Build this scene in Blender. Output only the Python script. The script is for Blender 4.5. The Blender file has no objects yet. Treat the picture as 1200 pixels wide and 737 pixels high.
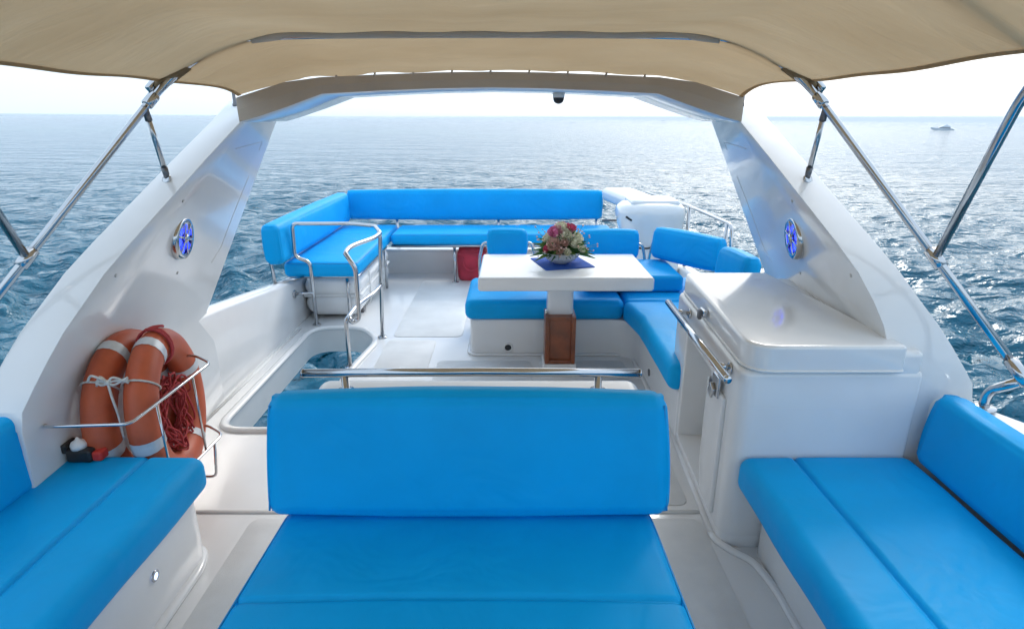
import bpy, bmesh, math, random
import numpy as np
from mathutils import Vector, Matrix

random.seed(7)
rng = np.random.default_rng(11)
R = math.radians
scene = bpy.context.scene
COL = scene.collection

# ------------------------------------------------------------------ camera
XC = -0.12                    # centre line of the yacht; camera stands at x = 0
SEA_Z = -4.0
HEEL = R(0.45)
cam_d = bpy.data.cameras.new('camera')
cam_d.sensor_width = 36.0
cam_d.lens = 21.0
cam_d.clip_start = 0.05
cam_d.clip_end = 60000
cam = bpy.data.objects.new('camera', cam_d)
COL.objects.link(cam)
cam.location = (0, 0, 1.75)
cam.rotation_euler = (R(90 - 18.26), 0, 0)
scene.camera = cam

# ------------------------------------------------------------------ world, sun, exposure
SUN_AZ, SUN_EL = R(24), R(36)          # azimuth from +Y towards +X
w = bpy.data.worlds.new('World')
scene.world = w
w.use_nodes = True
nt = w.node_tree
nt.nodes.clear()
wo = nt.nodes.new('ShaderNodeOutputWorld')
bg = nt.nodes.new('ShaderNodeBackground')
sky = nt.nodes.new('ShaderNodeTexSky')
sky.sky_type = 'NISHITA'
sky.sun_disc = False
sky.sun_elevation = SUN_EL
sky.sun_rotation = SUN_AZ
sky.altitude = 0
sky.air_density = 1.0
sky.dust_density = 4.0
sky.ozone_density = 1.0
hs = nt.nodes.new('ShaderNodeHueSaturation')
hs.inputs['Saturation'].default_value = 0.8
nt.links.new(sky.outputs[0], hs.inputs['Color'])
# thin, even cloud veil drawn over the clear sky
wtc = nt.nodes.new('ShaderNodeTexCoord')
wmp = nt.nodes.new('ShaderNodeMapping')
wmp.inputs['Scale'].default_value = (1.5, 1.5, 6.0)
wn = nt.nodes.new('ShaderNodeTexNoise')
wn.inputs['Scale'].default_value = 1.6
wn.inputs['Detail'].default_value = 4
nt.links.new(wtc.outputs['Generated'], wmp.inputs[0])
nt.links.new(wmp.outputs[0], wn.inputs['Vector'])
wr = nt.nodes.new('ShaderNodeMapRange')
wr.inputs['To Min'].default_value = 0.62
wr.inputs['To Max'].default_value = 0.80
nt.links.new(wn.outputs[0], wr.inputs[0])
veil = nt.nodes.new('ShaderNodeMix')
veil.data_type = 'RGBA'
veil.inputs['B'].default_value = (5.7, 7.05, 8.5, 1)
nt.links.new(wr.outputs[0], veil.inputs['Factor'])
nt.links.new(hs.outputs[0], veil.inputs['A'])
nt.links.new(veil.outputs['Result'], bg.inputs[0])
bg.inputs[1].default_value = 0.10
nt.links.new(bg.outputs[0], wo.inputs[0])

sd = bpy.data.lights.new('sun', 'SUN')
sd.energy = 0.7
sd.angle = R(18)
sd.color = (1.0, 0.965, 0.91)
sun = bpy.data.objects.new('sun', sd)
COL.objects.link(sun)
dirv = Vector((math.sin(SUN_AZ) * math.cos(SUN_EL), math.cos(SUN_AZ) * math.cos(SUN_EL), math.sin(SUN_EL)))
sun.rotation_euler = dirv.to_track_quat('Z', 'Y').to_euler()
sun.location = (8, 8, 12)

vs = scene.view_settings
vs.view_transform = 'Standard'
vs.look = 'None'
vs.gamma = 1.0
vs.exposure = 1.08
vs.use_curve_mapping = False
scene.render.engine = 'CYCLES'
scene.cycles.max_bounces = 8
scene.cycles.diffuse_bounces = 4
scene.cycles.glossy_bounces = 3
scene.cycles.transmission_bounces = 6
scene.cycles.volume_bounces = 1
scene.cycles.use_adaptive_sampling = True
scene.cycles.adaptive_threshold = 0.02

# ------------------------------------------------------------------ materials
def srgb(r, g, b):
    f = lambda c: (c / 255 / 12.92) if c / 255 <= 0.04045 else ((c / 255 + 0.055) / 1.055) ** 2.4
    return (f(r), f(g), f(b))

MATS = {}
def mat(name, col, rough=0.5, metal=0.0, spec=0.5, bump=None, vary=None, coat=0.0, emit=None, crease=None):
    """bump=(scale, strength, distance)  vary=(scale, amount 0..1)"""
    if name in MATS:
        return MATS[name]
    m = bpy.data.materials.new(name)
    m.use_nodes = True
    t = m.node_tree
    p = t.nodes['Principled BSDF']
    p.inputs['Base Color'].default_value = (*col, 1)
    p.inputs['Roughness'].default_value = rough
    p.inputs['Metallic'].default_value = metal
    p.inputs['Specular IOR Level'].default_value = spec
    p.inputs['Coat Weight'].default_value = coat
    p.inputs['Coat Roughness'].default_value = 0.06
    tc = t.nodes.new('ShaderNodeTexCoord')
    if vary:
        n = t.nodes.new('ShaderNodeTexNoise')
        n.inputs['Scale'].default_value = vary[0]
        n.inputs['Detail'].default_value = 5
        n.inputs['Roughness'].default_value = 0.6
        t.links.new(tc.outputs['Object'], n.inputs['Vector'])
        mr = t.nodes.new('ShaderNodeMapRange')
        mr.inputs['From Min'].default_value = 0.3
        mr.inputs['From Max'].default_value = 0.7
        mr.inputs['To Min'].default_value = 1 - vary[1]
        mr.inputs['To Max'].default_value = 1 + vary[1] * 0.4
        t.links.new(n.outputs[0], mr.inputs[0])
        mx = t.nodes.new('ShaderNodeVectorMath')
        mx.operation = 'SCALE'
        mx.inputs[0].default_value = col
        t.links.new(mr.outputs[0], mx.inputs['Scale'])
        t.links.new(mx.outputs[0], p.inputs['Base Color'])
        r2 = t.nodes.new('ShaderNodeMapRange')
        r2.inputs['To Min'].default_value = max(0.02, rough * 0.8)
        r2.inputs['To Max'].default_value = min(1, rough * 1.25)
        t.links.new(n.outputs[0], r2.inputs[0])
        t.links.new(r2.outputs[0], p.inputs['Roughness'])
    if bump:
        n = t.nodes.new('ShaderNodeTexNoise')
        n.inputs['Scale'].default_value = bump[0]
        n.inputs['Detail'].default_value = 4
        t.links.new(tc.outputs['Object'], n.inputs['Vector'])
        b = t.nodes.new('ShaderNodeBump')
        b.inputs['Strength'].default_value = bump[1]
        b.inputs['Distance'].default_value = bump[2]
        t.links.new(n.outputs[0], b.inputs['Height'])
        t.links.new(b.outputs[0], p.inputs['Normal'])
        if crease:      # soft pulled creases under the fine grain
            cn = t.nodes.new('ShaderNodeTexNoise')
            cn.inputs['Scale'].default_value = crease[0]
            cn.inputs['Detail'].default_value = 2
            cn.inputs['Distortion'].default_value = 1.6
            t.links.new(tc.outputs['Object'], cn.inputs['Vector'])
            cb = t.nodes.new('ShaderNodeBump')
            cb.inputs['Strength'].default_value = crease[1]
            cb.inputs['Distance'].default_value = crease[2]
            t.links.new(cn.outputs[0], cb.inputs['Height'])
            t.links.new(cb.outputs[0], b.inputs['Normal'])
    if emit:
        p.inputs['Emission Color'].default_value = (*emit[0], 1)
        p.inputs['Emission Strength'].default_value = emit[1]
    MATS[name] = m
    return m

GEL = mat('white_gelcoat', (0.78, 0.785, 0.785), 0.22, spec=0.5, vary=(1.7, 0.07), coat=0.3, bump=(2.2, 0.06, 0.05))
GELS = mat('glossy_gelcoat', (0.77, 0.775, 0.775), 0.16, spec=0.5, vary=(1.3, 0.08), coat=0.6, bump=(1.6, 0.08, 0.05))
NONSKID = mat('nonskid_deck', (0.70, 0.71, 0.71), 0.55, vary=(4.0, 0.12), bump=(260, 0.35, 0.002))
SEAMG = mat('grey_sealant', (0.52, 0.51, 0.50), 0.6)
CAULK = mat('white_deck_seam', (0.80, 0.80, 0.79), 0.4)
BLUE = mat('blue_vinyl', (0.0, 0.375, 0.80), 0.5, spec=0.14, vary=(2.4, 0.10), bump=(420, 0.12, 0.001), crease=(3.2, 0.45, 0.02))
BLUEP = mat('blue_piping', (0.0, 0.27, 0.62), 0.45)
BLUED = mat('blue_cloth', (0.002, 0.075, 0.40), 0.85, vary=(9, 0.12), bump=(500, 0.3, 0.001))
CHROME = mat('stainless_steel', (0.52, 0.53, 0.545), 0.12, metal=1.0, vary=(6, 0.06))
STEELD = mat('dark_steel', (0.18, 0.18, 0.19), 0.35, metal=0.9)
ORANGE = mat('faded_orange_shell', (0.50, 0.095, 0.034), 0.5, vary=(9, 0.22), bump=(60, 0.08, 0.003))
TAPE = mat('reflective_tape', (0.62, 0.65, 0.68), 0.38, metal=0.25, vary=(22, 0.15))
ROPER = mat('red_rope', (0.44, 0.045, 0.05), 0.8, vary=(60, 0.3), bump=(300, 0.5, 0.002))
ROPEW = mat('white_rope', (0.62, 0.60, 0.55), 0.8, vary=(60, 0.2), bump=(300, 0.5, 0.002))
WOOD = mat('varnished_teak', (0.24, 0.065, 0.022), 0.32, vary=(9, 0.45), coat=0.3)
REDF = mat('red_bag_fabric', (0.50, 0.03, 0.06), 0.7, vary=(8, 0.25), bump=(30, 0.4, 0.01))
BLACK = mat('black_plastic', (0.018, 0.018, 0.02), 0.4)
REDP = mat('red_plastic', (0.55, 0.04, 0.03), 0.4)
WHITEP = mat('white_plastic', (0.75, 0.75, 0.74), 0.35)
LED = mat('blue_led_glow', (0.02, 0.05, 0.6), 0.3, emit=((0.03, 0.06, 1.0), 1.3))
LEDW = mat('white_led_glow', (0.5, 0.6, 0.9), 0.3, emit=((0.45, 0.6, 1.0), 1.2))
CONE = mat('speaker_cone', (0.30, 0.32, 0.45), 0.35)
BASKET = mat('woven_white_china', (0.62, 0.64, 0.62), 0.4, bump=(70, 0.8, 0.012))
LEAF = mat('leaf_green', (0.06, 0.20, 0.045), 0.5, vary=(20, 0.45))
LEAFL = mat('leaf_light_green', (0.16, 0.27, 0.05), 0.5, vary=(20, 0.4))
PINK = mat('pink_petals', (0.80, 0.26, 0.46), 0.6, vary=(30, 0.25))
REDR = mat('red_petals', (0.66, 0.10, 0.20), 0.6, vary=(30, 0.25))
CREAM = mat('cream_petals', (0.78, 0.76, 0.58), 0.6, vary=(30, 0.15))
PEACH = mat('peach_petals', (0.74, 0.48, 0.40), 0.6, vary=(30, 0.2))
YACHTW = mat('yacht_white', (0.42, 0.52, 0.60), 0.4)
YACHTG = mat('yacht_glass', (0.01, 0.05, 0.10), 0.15)

def tan_material():
    m = bpy.data.materials.new('tan_canvas')
    m.use_nodes = True
    t = m.node_tree
    t.nodes.clear()
    o = t.nodes.new('ShaderNodeOutputMaterial')
    tc = t.nodes.new('ShaderNodeTexCoord')
    n = t.nodes.new('ShaderNodeTexNoise')
    n.inputs['Scale'].default_value = 1.6
    n.inputs['Detail'].default_value = 6
    mp = t.nodes.new('ShaderNodeMapping')
    mp.inputs['Scale'].default_value = (0.6, 1.6, 1)
    t.links.new(tc.outputs['Object'], mp.inputs[0])
    t.links.new(mp.outputs[0], n.inputs['Vector'])
    r = t.nodes.new('ShaderNodeValToRGB')
    r.color_ramp.elements[0].position = 0.3
    r.color_ramp.elements[0].color = (0.395, 0.275, 0.155, 1)
    r.color_ramp.elements[1].position = 0.75
    r.color_ramp.elements[1].color = (0.49, 0.36, 0.22, 1)
    t.links.new(n.outputs[0], r.inputs[0])
    bn = t.nodes.new('ShaderNodeTexNoise')
    bn.inputs['Scale'].default_value = 900
    t.links.new(tc.outputs['Object'], bn.inputs['Vector'])
    b1 = t.nodes.new('ShaderNodeBump')
    b1.inputs['Strength'].default_value = 0.25
    b1.inputs['Distance'].default_value = 0.001
    t.links.new(bn.outputs[0], b1.inputs['Height'])
    # long pulled wrinkles
    wn = t.nodes.new('ShaderNodeTexNoise')
    wn.inputs['Scale'].default_value = 3.0
    wn.inputs['Detail'].default_value = 3
    wn.inputs['Distortion'].default_value = 0.6
    mp2 = t.nodes.new('ShaderNodeMapping')
    mp2.inputs['Scale'].default_value = (0.5, 2.2, 1)
    t.links.new(tc.outputs['Object'], mp2.inputs[0])
    t.links.new(mp2.outputs[0], wn.inputs['Vector'])
    b2 = t.nodes.new('ShaderNodeBump')
    b2.inputs['Strength'].default_value = 0.4
    b2.inputs['Distance'].default_value = 0.05
    t.links.new(wn.outputs[0], b2.inputs['Height'])
    t.links.new(b1.outputs[0], b2.inputs['Normal'])
    d = t.nodes.new('ShaderNodeBsdfDiffuse')
    tr = t.nodes.new('ShaderNodeBsdfTranslucent')
    mx = t.nodes.new('ShaderNodeMixShader')
    mx.inputs[0].default_value = 0.50
    for s in (d, tr):
        t.links.new(r.outputs[0], s.inputs['Color'])
        t.links.new(b2.outputs[0], s.inputs['Normal'])
    t.links.new(d.outputs[0], mx.inputs[1])
    t.links.new(tr.outputs[0], mx.inputs[2])
    t.links.new(mx.outputs[0], o.inputs[0])
    return m
TAN = tan_material()
TANV = mat('tan_vinyl_flap', (0.52, 0.43, 0.34), 0.6, vary=(3, 0.12), bump=(600, 0.2, 0.001))

def sea_material():
    m = bpy.data.materials.new('sea_water')
    m.use_nodes = True
    t = m.node_tree
    p = t.nodes['Principled BSDF']
    p.inputs['Base Color'].default_value = (0.0, 0.092, 0.152, 1)
    p.inputs['Roughness'].default_value = 0.07
    p.inputs['IOR'].default_value = 1.33
    p.inputs['Specular IOR Level'].default_value = 0.5
    tc = t.nodes.new('ShaderNodeTexCoord')
    prev = None
    for sc, st, di, stretch in ((0.16, 1.0, 1.7, 0.45), (0.7, 1.0, 0.85, 0.5), (1.9, 1.0, 0.36, 0.6), (6.0, 0.7, 0.08, 0.8)):
        mp = t.nodes.new('ShaderNodeMapping')
        mp.inputs['Scale'].default_value = (stretch, 1.0, 1.0)
        mp.inputs['Rotation'].default_value = (0, 0, 0.25)
        t.links.new(tc.outputs['Object'], mp.inputs[0])
        n = t.nodes.new('ShaderNodeTexNoise')
        n.inputs['Scale'].default_value = sc
        n.inputs['Detail'].default_value = 3
        n.inputs['Distortion'].default_value = 0.4
        t.links.new(mp.outputs[0], n.inputs['Vector'])
        b = t.nodes.new('ShaderNodeBump')
        b.inputs['Strength'].default_value = st
        b.inputs['Distance'].default_value = di
        t.links.new(n.outputs[0], b.inputs['Height'])
        if prev:
            t.links.new(prev.outputs[0], b.inputs['Normal'])
        prev = b
    t.links.new(prev.outputs[0], p.inputs['Normal'])
    return m
SEA = sea_material()

# ------------------------------------------------------------------ object helpers
ORG = {}
def tag(o, label=None, cat=None, group=None, kind=None):
    if label: o['label'] = label
    if cat: o['category'] = cat
    if group: o['group'] = group
    if kind: o['kind'] = kind
    return o

def thing(name, label, cat, loc, group=None):
    o = bpy.data.objects.new(name, None)
    COL.objects.link(o)
    o.empty_display_size = 0.1
    o.location = loc
    ORG[o] = Vector(loc)
    return tag(o, label, cat, group)

def build(name, verts, faces, m, parent=None, smooth=True, org=None, angle=None):
    """verts in world coordinates -> one mesh object (part of parent when given)"""
    if parent is not None:
        O = ORG[parent]
    else:
        O = Vector(org) if org is not None else Vector((0, 0, 0))
    me = bpy.data.meshes.new(name)
    me.from_pydata([tuple(Vector(v) - O) for v in verts], [], faces)
    bm = bmesh.new()
    bm.from_mesh(me)
    bmesh.ops.recalc_face_normals(bm, faces=bm.faces)
    bm.to_mesh(me)
    bm.free()
    me.materials.append(m)
    if smooth:
        me.polygons.foreach_set('use_smooth', [True] * len(me.polygons))
        if angle:
            me.set_sharp_from_angle(angle=R(angle))
    o = bpy.data.objects.new(name, me)
    COL.objects.link(o)
    if parent is not None:
        o.parent = parent
    else:
        o.location = O
    ORG[o] = O
    return o

class MB:
    def __init__(s):
        s.v = []; s.f = []
    def add(s, v, f):
        n = len(s.v)
        s.v += [Vector(p) for p in v]
        s.f += [tuple(i + n for i in q) for q in f]
        return s
    def build(s, name, m, parent=None, **k):
        return build(name, s.v, s.f, m, parent, **k)

def T(x, y, z): return Matrix.Translation((x, y, z))
def RX(a): return Matrix.Rotation(a, 4, 'X')
def RY(a): return Matrix.Rotation(a, 4, 'Y')
def RZ(a): return Matrix.Rotation(a, 4, 'Z')

def rounded(size, r, M=Matrix(), n=(6, 6, 6), k=4, puff=0.0, seams=(), warp=None, wrinkle=0.0, puff_all=0.0, seed=0):
    """rounded box; seams=(axis, pos, depth, width) grooves; returns verts, faces"""
    h = [s / 2 for s in size]
    r = min(r, min(h) * 0.999)
    ax = []
    for a in range(3):
        c = set()
        for i in range(k + 1):
            ang = i / k * math.pi / 4
            d = r * (1 - math.tan(ang))
            # sample corner band so that rounded corner is evenly divided
            c.add(round(h[a] - r + r * math.tan(ang), 5)); c.add(round(-(h[a] - r + r * math.tan(ang)), 5))
        inner = h[a] - r
        for i in range(n[a] + 1):
            c.add(round(-inner + 2 * inner * i / n[a], 5))
        for (sa, pos, dep, wd) in seams:
            if sa == a:
                for q in (-2.2, -1.4, -0.8, -0.4, 0, 0.4, 0.8, 1.4, 2.2):
                    v = pos + q * wd
                    if -h[a] < v < h[a]: c.add(round(v, 5))
        c = sorted(c)
        # drop near duplicates
        out = [c[0]]
        for v in c[1:]:
            if v - out[-1] > 1e-4: out.append(v)
        out[-1] = c[-1]
        ax.append(out)
    idx = {}; V = []; F = []
    L = [len(a) - 1 for a in ax]
    rr = random.Random(seed)
    waves = [(Vector((rr.uniform(-1, 1), rr.uniform(-1, 1), rr.uniform(-1, 1))).normalized() * rr.uniform(6, 22), rr.uniform(0, 6.28)) for _ in range(6)]
    def vert(i, j, kk):
        key = (i, j, kk)
        if key in idx: return idx[key]
        p = Vector((ax[0][i], ax[1][j], ax[2][kk]))
        q = Vector([max(-h[a] + r, min(h[a] - r, p[a])) for a in range(3)])
        d = p - q
        nrm = d.normalized() if d.length > 1e-9 else Vector((0, 0, 1))
        pp = q + nrm * r
        off = 0
        if puff and nrm.z > 0:
            off += puff * nrm.z * (1 - (p.x / h[0]) ** 2) * (1 - (p.y / h[1]) ** 2)
        if puff_all:
            e = 1
            for a in range(3):
                if abs(nrm[a]) < 0.7: e *= (1 - (p[a] / h[a]) ** 2)
            off += puff_all * e
        for (sa, pos, dep, wd) in seams:
            g = math.exp(-((p[sa] - pos) / wd) ** 2) if abs(p[sa] - pos) < 4 * wd else 0
            off -= dep * g
        if wrinkle:
            off += wrinkle * sum(math.sin(wv.dot(p) + ph) for wv, ph in waves) / 3
        pp = pp + nrm * off
        if warp: pp = Vector(warp(pp))
        idx[key] = len(V)
        V.append(M @ pp)
        return idx[key]
    for a in range(3):
        b, c = (a + 1) % 3, (a + 2) % 3
        for side in (0, L[a]):
            for i in range(L[b]):
                for j in range(L[c]):
                    q = []
                    for (u, v) in ((i, j), (i + 1, j), (i + 1, j + 1), (i, j + 1)):
                        ii = [0, 0, 0]
                        ii[a] = side; ii[b] = u; ii[c] = v
                        q.append(vert(*ii))
                    F.append(tuple(q))
    return V, F

def catmull(P, sub=8, closed=False):
    P = [Vector(p) for p in P]
    out = []
    n = len(P)
    for i in range(n if closed else n - 1):
        p0 = P[(i - 1) % n] if (closed or i > 0) else P[0] * 2 - P[1]
        p1, p2 = P[i], P[(i + 1) % n]
        p3 = P[(i + 2) % n] if (closed or i + 2 < n) else P[-1] * 2 - P[-2]
        for s in range(sub):
            t = s / sub
            out.append(0.5 * ((2 * p1) + (-p0 + p2) * t + (2 * p0 - 5 * p1 + 4 * p2 - p3) * t * t + (-p0 + 3 * p1 - 3 * p2 + p3) * t ** 3))
    if not closed: out.append(P[-1])
    return out

def fillet(P, r=0.05, sub=6):
    """polyline with rounded corners"""
    P = [Vector(p) for p in P]
    out = [P[0]]
    for i in range(1, len(P) - 1):
        a, b, c = P[i - 1], P[i], P[i + 1]
        d1 = (a - b); d2 = (c - b)
        rr = min(r, d1.length * 0.48, d2.length * 0.48)
        s, e = b + d1.normalized() * rr, b + d2.normalized() * rr
        for k in range(sub + 1):
            t = k / sub
            out.append((1 - t) ** 2 * s + 2 * t * (1 - t) * b + t * t * e)
    out.append(P[-1])
    return out

def tube(P, r, seg=10, closed=False, cap=True, flat=1.0):
    P = [Vector(p) for p in P]
    n = len(P)
    V = []; F = []
    rad = r if hasattr(r, '__len__') else [r] * n
    up = None
    for i in range(n):
        if closed:
            t = (P[(i + 1) % n] - P[i - 1]).normalized()
        else:
            t = (P[min(i + 1, n - 1)] - P[max(i - 1, 0)]).normalized()
        if up is None:
            up = Vector((0, 0, 1)) if abs(t.z) < 0.9 else Vector((1, 0, 0))
        up = (up - t * up.dot(t)).normalized()
        s = t.cross(up)
        for k in range(seg):
            a = 2 * math.pi * k / seg
            V.append(P[i] + (s * math.cos(a) + up * math.sin(a) * flat) * rad[i])
    m = n if closed else n - 1
    for i in range(m):
        for k in range(seg):
            a, b = i * seg + k, i * seg + (k + 1) % seg
            c, d = ((i + 1) % n) * seg + (k + 1) % seg, ((i + 1) % n) * seg + k
            F.append((a, b, c, d))
    if cap and not closed:
        F.append(tuple(range(seg - 1, -1, -1)))
        F.append(tuple((n - 1) * seg + k for k in range(seg)))
    return V, F

def lathe(prof, M=Matrix(), seg=24, cap=True):
    """prof = [(radius, height)], around local Z"""
    V = []; F = []
    for (r, z) in prof:
        for k in range(seg):
            a = 2 * math.pi * k / seg
            V.append(M @ Vector((r * math.cos(a), r * math.sin(a), z)))
    for i in range(len(prof) - 1):
        for k in range(seg):
            F.append((i * seg + k, i * seg + (k + 1) % seg, (i + 1) * seg + (k + 1) % seg, (i + 1) * seg + k))
    if cap:
        F.append(tuple(range(seg)))
        F.append(tuple((len(prof) - 1) * seg + k for k in range(seg)))
    return V, F

def loft(rings, cap=True):
    n = len(rings[0])
    V = [p for r in rings for p in r]; F = []
    for i in range(len(rings) - 1):
        for k in range(n):
            F.append((i * n + k, i * n + (k + 1) % n, (i + 1) * n + (k + 1) % n, (i + 1) * n + k))
    if cap:
        F.append(tuple(range(n)))
        F.append(tuple((len(rings) - 1) * n + k for k in range(n)))
    return V, F

def prism(poly, z0, z1, bev=0.015, steps=3):
    """extruded xy polygon with rounded top edge (poly counter-clockwise)"""
    n = len(poly)
    P = [Vector((p[0], p[1], 0)) for p in poly]
    nr = []
    for i in range(n):
        a, b, c = P[i - 1], P[i], P[(i + 1) % n]
        n1 = Vector(((b - a).y, -(b - a).x, 0)).normalized()
        n2 = Vector(((c - b).y, -(c - b).x, 0)).normalized()
        v = (n1 + n2)
        v = v.normalized() / max(0.35, math.sqrt(max(0.05, (1 + n1.dot(n2)) / 2))) if v.length > 1e-6 else n1
        nr.append(v)
    rings = []
    rings.append([p + Vector((0, 0, z0)) for p in P])
    rings.append([p + Vector((0, 0, z1 - bev)) for p in P])
    for s in range(1, steps + 1):
        a = s / steps * math.pi / 2
        rings.append([p - q * bev * (1 - math.cos(a)) + Vector((0, 0, z1 - bev + bev * math.sin(a))) for p, q in zip(P, nr)])
    return loft(rings)

def round_poly(pts, r, sub=6):
    """rounds the corners of a closed xy polygon; r may be a list"""
    out = []
    n = len(pts)
    P = [Vector((p[0], p[1], 0)) for p in pts]
    for i in range(n):
        a, b, c = P[i - 1], P[i], P[(i + 1) % n]
        rr = r[i] if hasattr(r, '__len__') else r
        if rr < 1e-4:
            out.append((b.x, b.y)); continue
        d1, d2 = a - b, c - b
        k = min(rr, d1.length * 0.45, d2.length * 0.45)
        s, e = b + d1.normalized() * k, b + d2.normalized() * k
        for j in range(sub + 1):
            t = j / sub
            q = (1 - t) ** 2 * s + 2 * t * (1 - t) * b + t * t * e
            out.append((q.x, q.y))
    return out

def rect_loop(x0, x1, y0, y1, z, r=0.05, sub=5):
    return [Vector((p[0], p[1], z)) for p in round_poly([(x0, y0), (x1, y0), (x1, y1), (x0, y1)], r, sub)]

def disc(M, r, t=0.006, seg=20):
    return lathe([(r * 0.96, 0), (r, t * 0.4), (r, t * 0.7), (r * 0.9, t)], M, seg)

def align(n):
    """matrix whose Z axis looks along n"""
    return Vector(n).to_track_quat('Z', 'Y').to_matrix().to_4x4()

def wx(x):      # mirror across the yacht's centre line
    return 2 * XC - x

# ================================================================== SETTING
# ---------------- sea: polar sheet with real waves near the yacht, bump beyond
def build_sea():
    nr, n_front, n_back = 600, 760, 90
    r = 3.0 * (14000 / 3.0) ** (np.linspace(0, 1, nr))
    half = R(62)
    th = np.concatenate([np.linspace(-half, half, n_front, endpoint=False),
                         np.linspace(half, 2 * math.pi - half, n_back, endpoint=False)])
    nth = len(th)
    rr, tt = np.meshgrid(r, th, indexing='ij')
    x = rr * np.sin(tt); y = rr * np.cos(tt)
    z = np.zeros_like(x)
    dr = rr * math.log(14000 / 3.0) / nr
    g = np.random.default_rng(5)
    for i in range(64):
        lam = 0.38 * (3.2 / 0.38) ** g.random()
        ang = g.normal(0.35, 0.75)
        k = 2 * math.pi / lam
        amp = 0.0185 * lam ** 0.8
        att = np.clip((lam / dr - 2.0) / 3.0, 0, 1)
        ph = k * (x * math.sin(ang) + y * math.cos(ang)) + g.random() * 6.28
        s = np.sin(ph)
        z += amp * att * (s - 0.35 * np.cos(2 * ph))
    z += SEA_Z - np.tan(HEEL) * x
    co = np.stack([x, y, z], -1).reshape(-1, 3)
    i = np.arange(nr - 1)[:, None]; j = np.arange(nth)[None, :]
    j2 = (j + 1) % nth
    quads = np.stack([i * nth + j, i * nth + j2, (i + 1) * nth + j2, (i + 1) * nth + j], -1).reshape(-1, 4)
    me = bpy.data.meshes.new('sea')
    me.vertices.add(len(co)); me.vertices.foreach_set('co', co.ravel().astype(np.float32))
    me.loops.add(quads.size); me.loops.foreach_set('vertex_index', quads[:, ::-1].ravel().astype(np.int32))
    me.polygons.add(len(quads))
    me.polygons.foreach_set('loop_start', np.arange(0, quads.size, 4, dtype=np.int32))
    me.polygons.foreach_set('use_smooth', np.ones(len(quads), dtype=bool))
    me.update(calc_edges=True)
    me.materials.append(SEA)
    o = bpy.data.objects.new('sea', me)
    COL.objects.link(o)
    tag(o, 'choppy teal sea reaching to the hazy horizon', kind='structure')
build_sea()

# ---------------- haze
def build_haze():
    V, F = [], []
    for z in (-150, 2.6):
        for (x, y) in ((-15000, -15000), (15000, -15000), (15000, 15000), (-15000, 15000)):
            V.append((x, y, z))
    F = [(0, 3, 2, 1), (4, 5, 6, 7), (0, 1, 5, 4), (1, 2, 6, 5), (2, 3, 7, 6), (3, 0, 4, 7)]
    m = bpy.data.materials.new('sea_haze')
    m.use_nodes = True
    t = m.node_tree
    t.nodes.clear()
    o = t.nodes.new('ShaderNodeOutputMaterial')
    v = t.nodes.new('ShaderNodeVolumePrincipled')
    v.inputs['Color'].default_value = (0.93, 0.96, 1.0, 1)
    v.inputs['Density'].default_value = 0.0006
    t.links.new(v.outputs[0], o.inputs['Volume'])
    ob = build('haze', V, F, m, smooth=False)
    tag(ob, 'pale sea haze over the water', kind='stuff')
build_haze()

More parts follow.
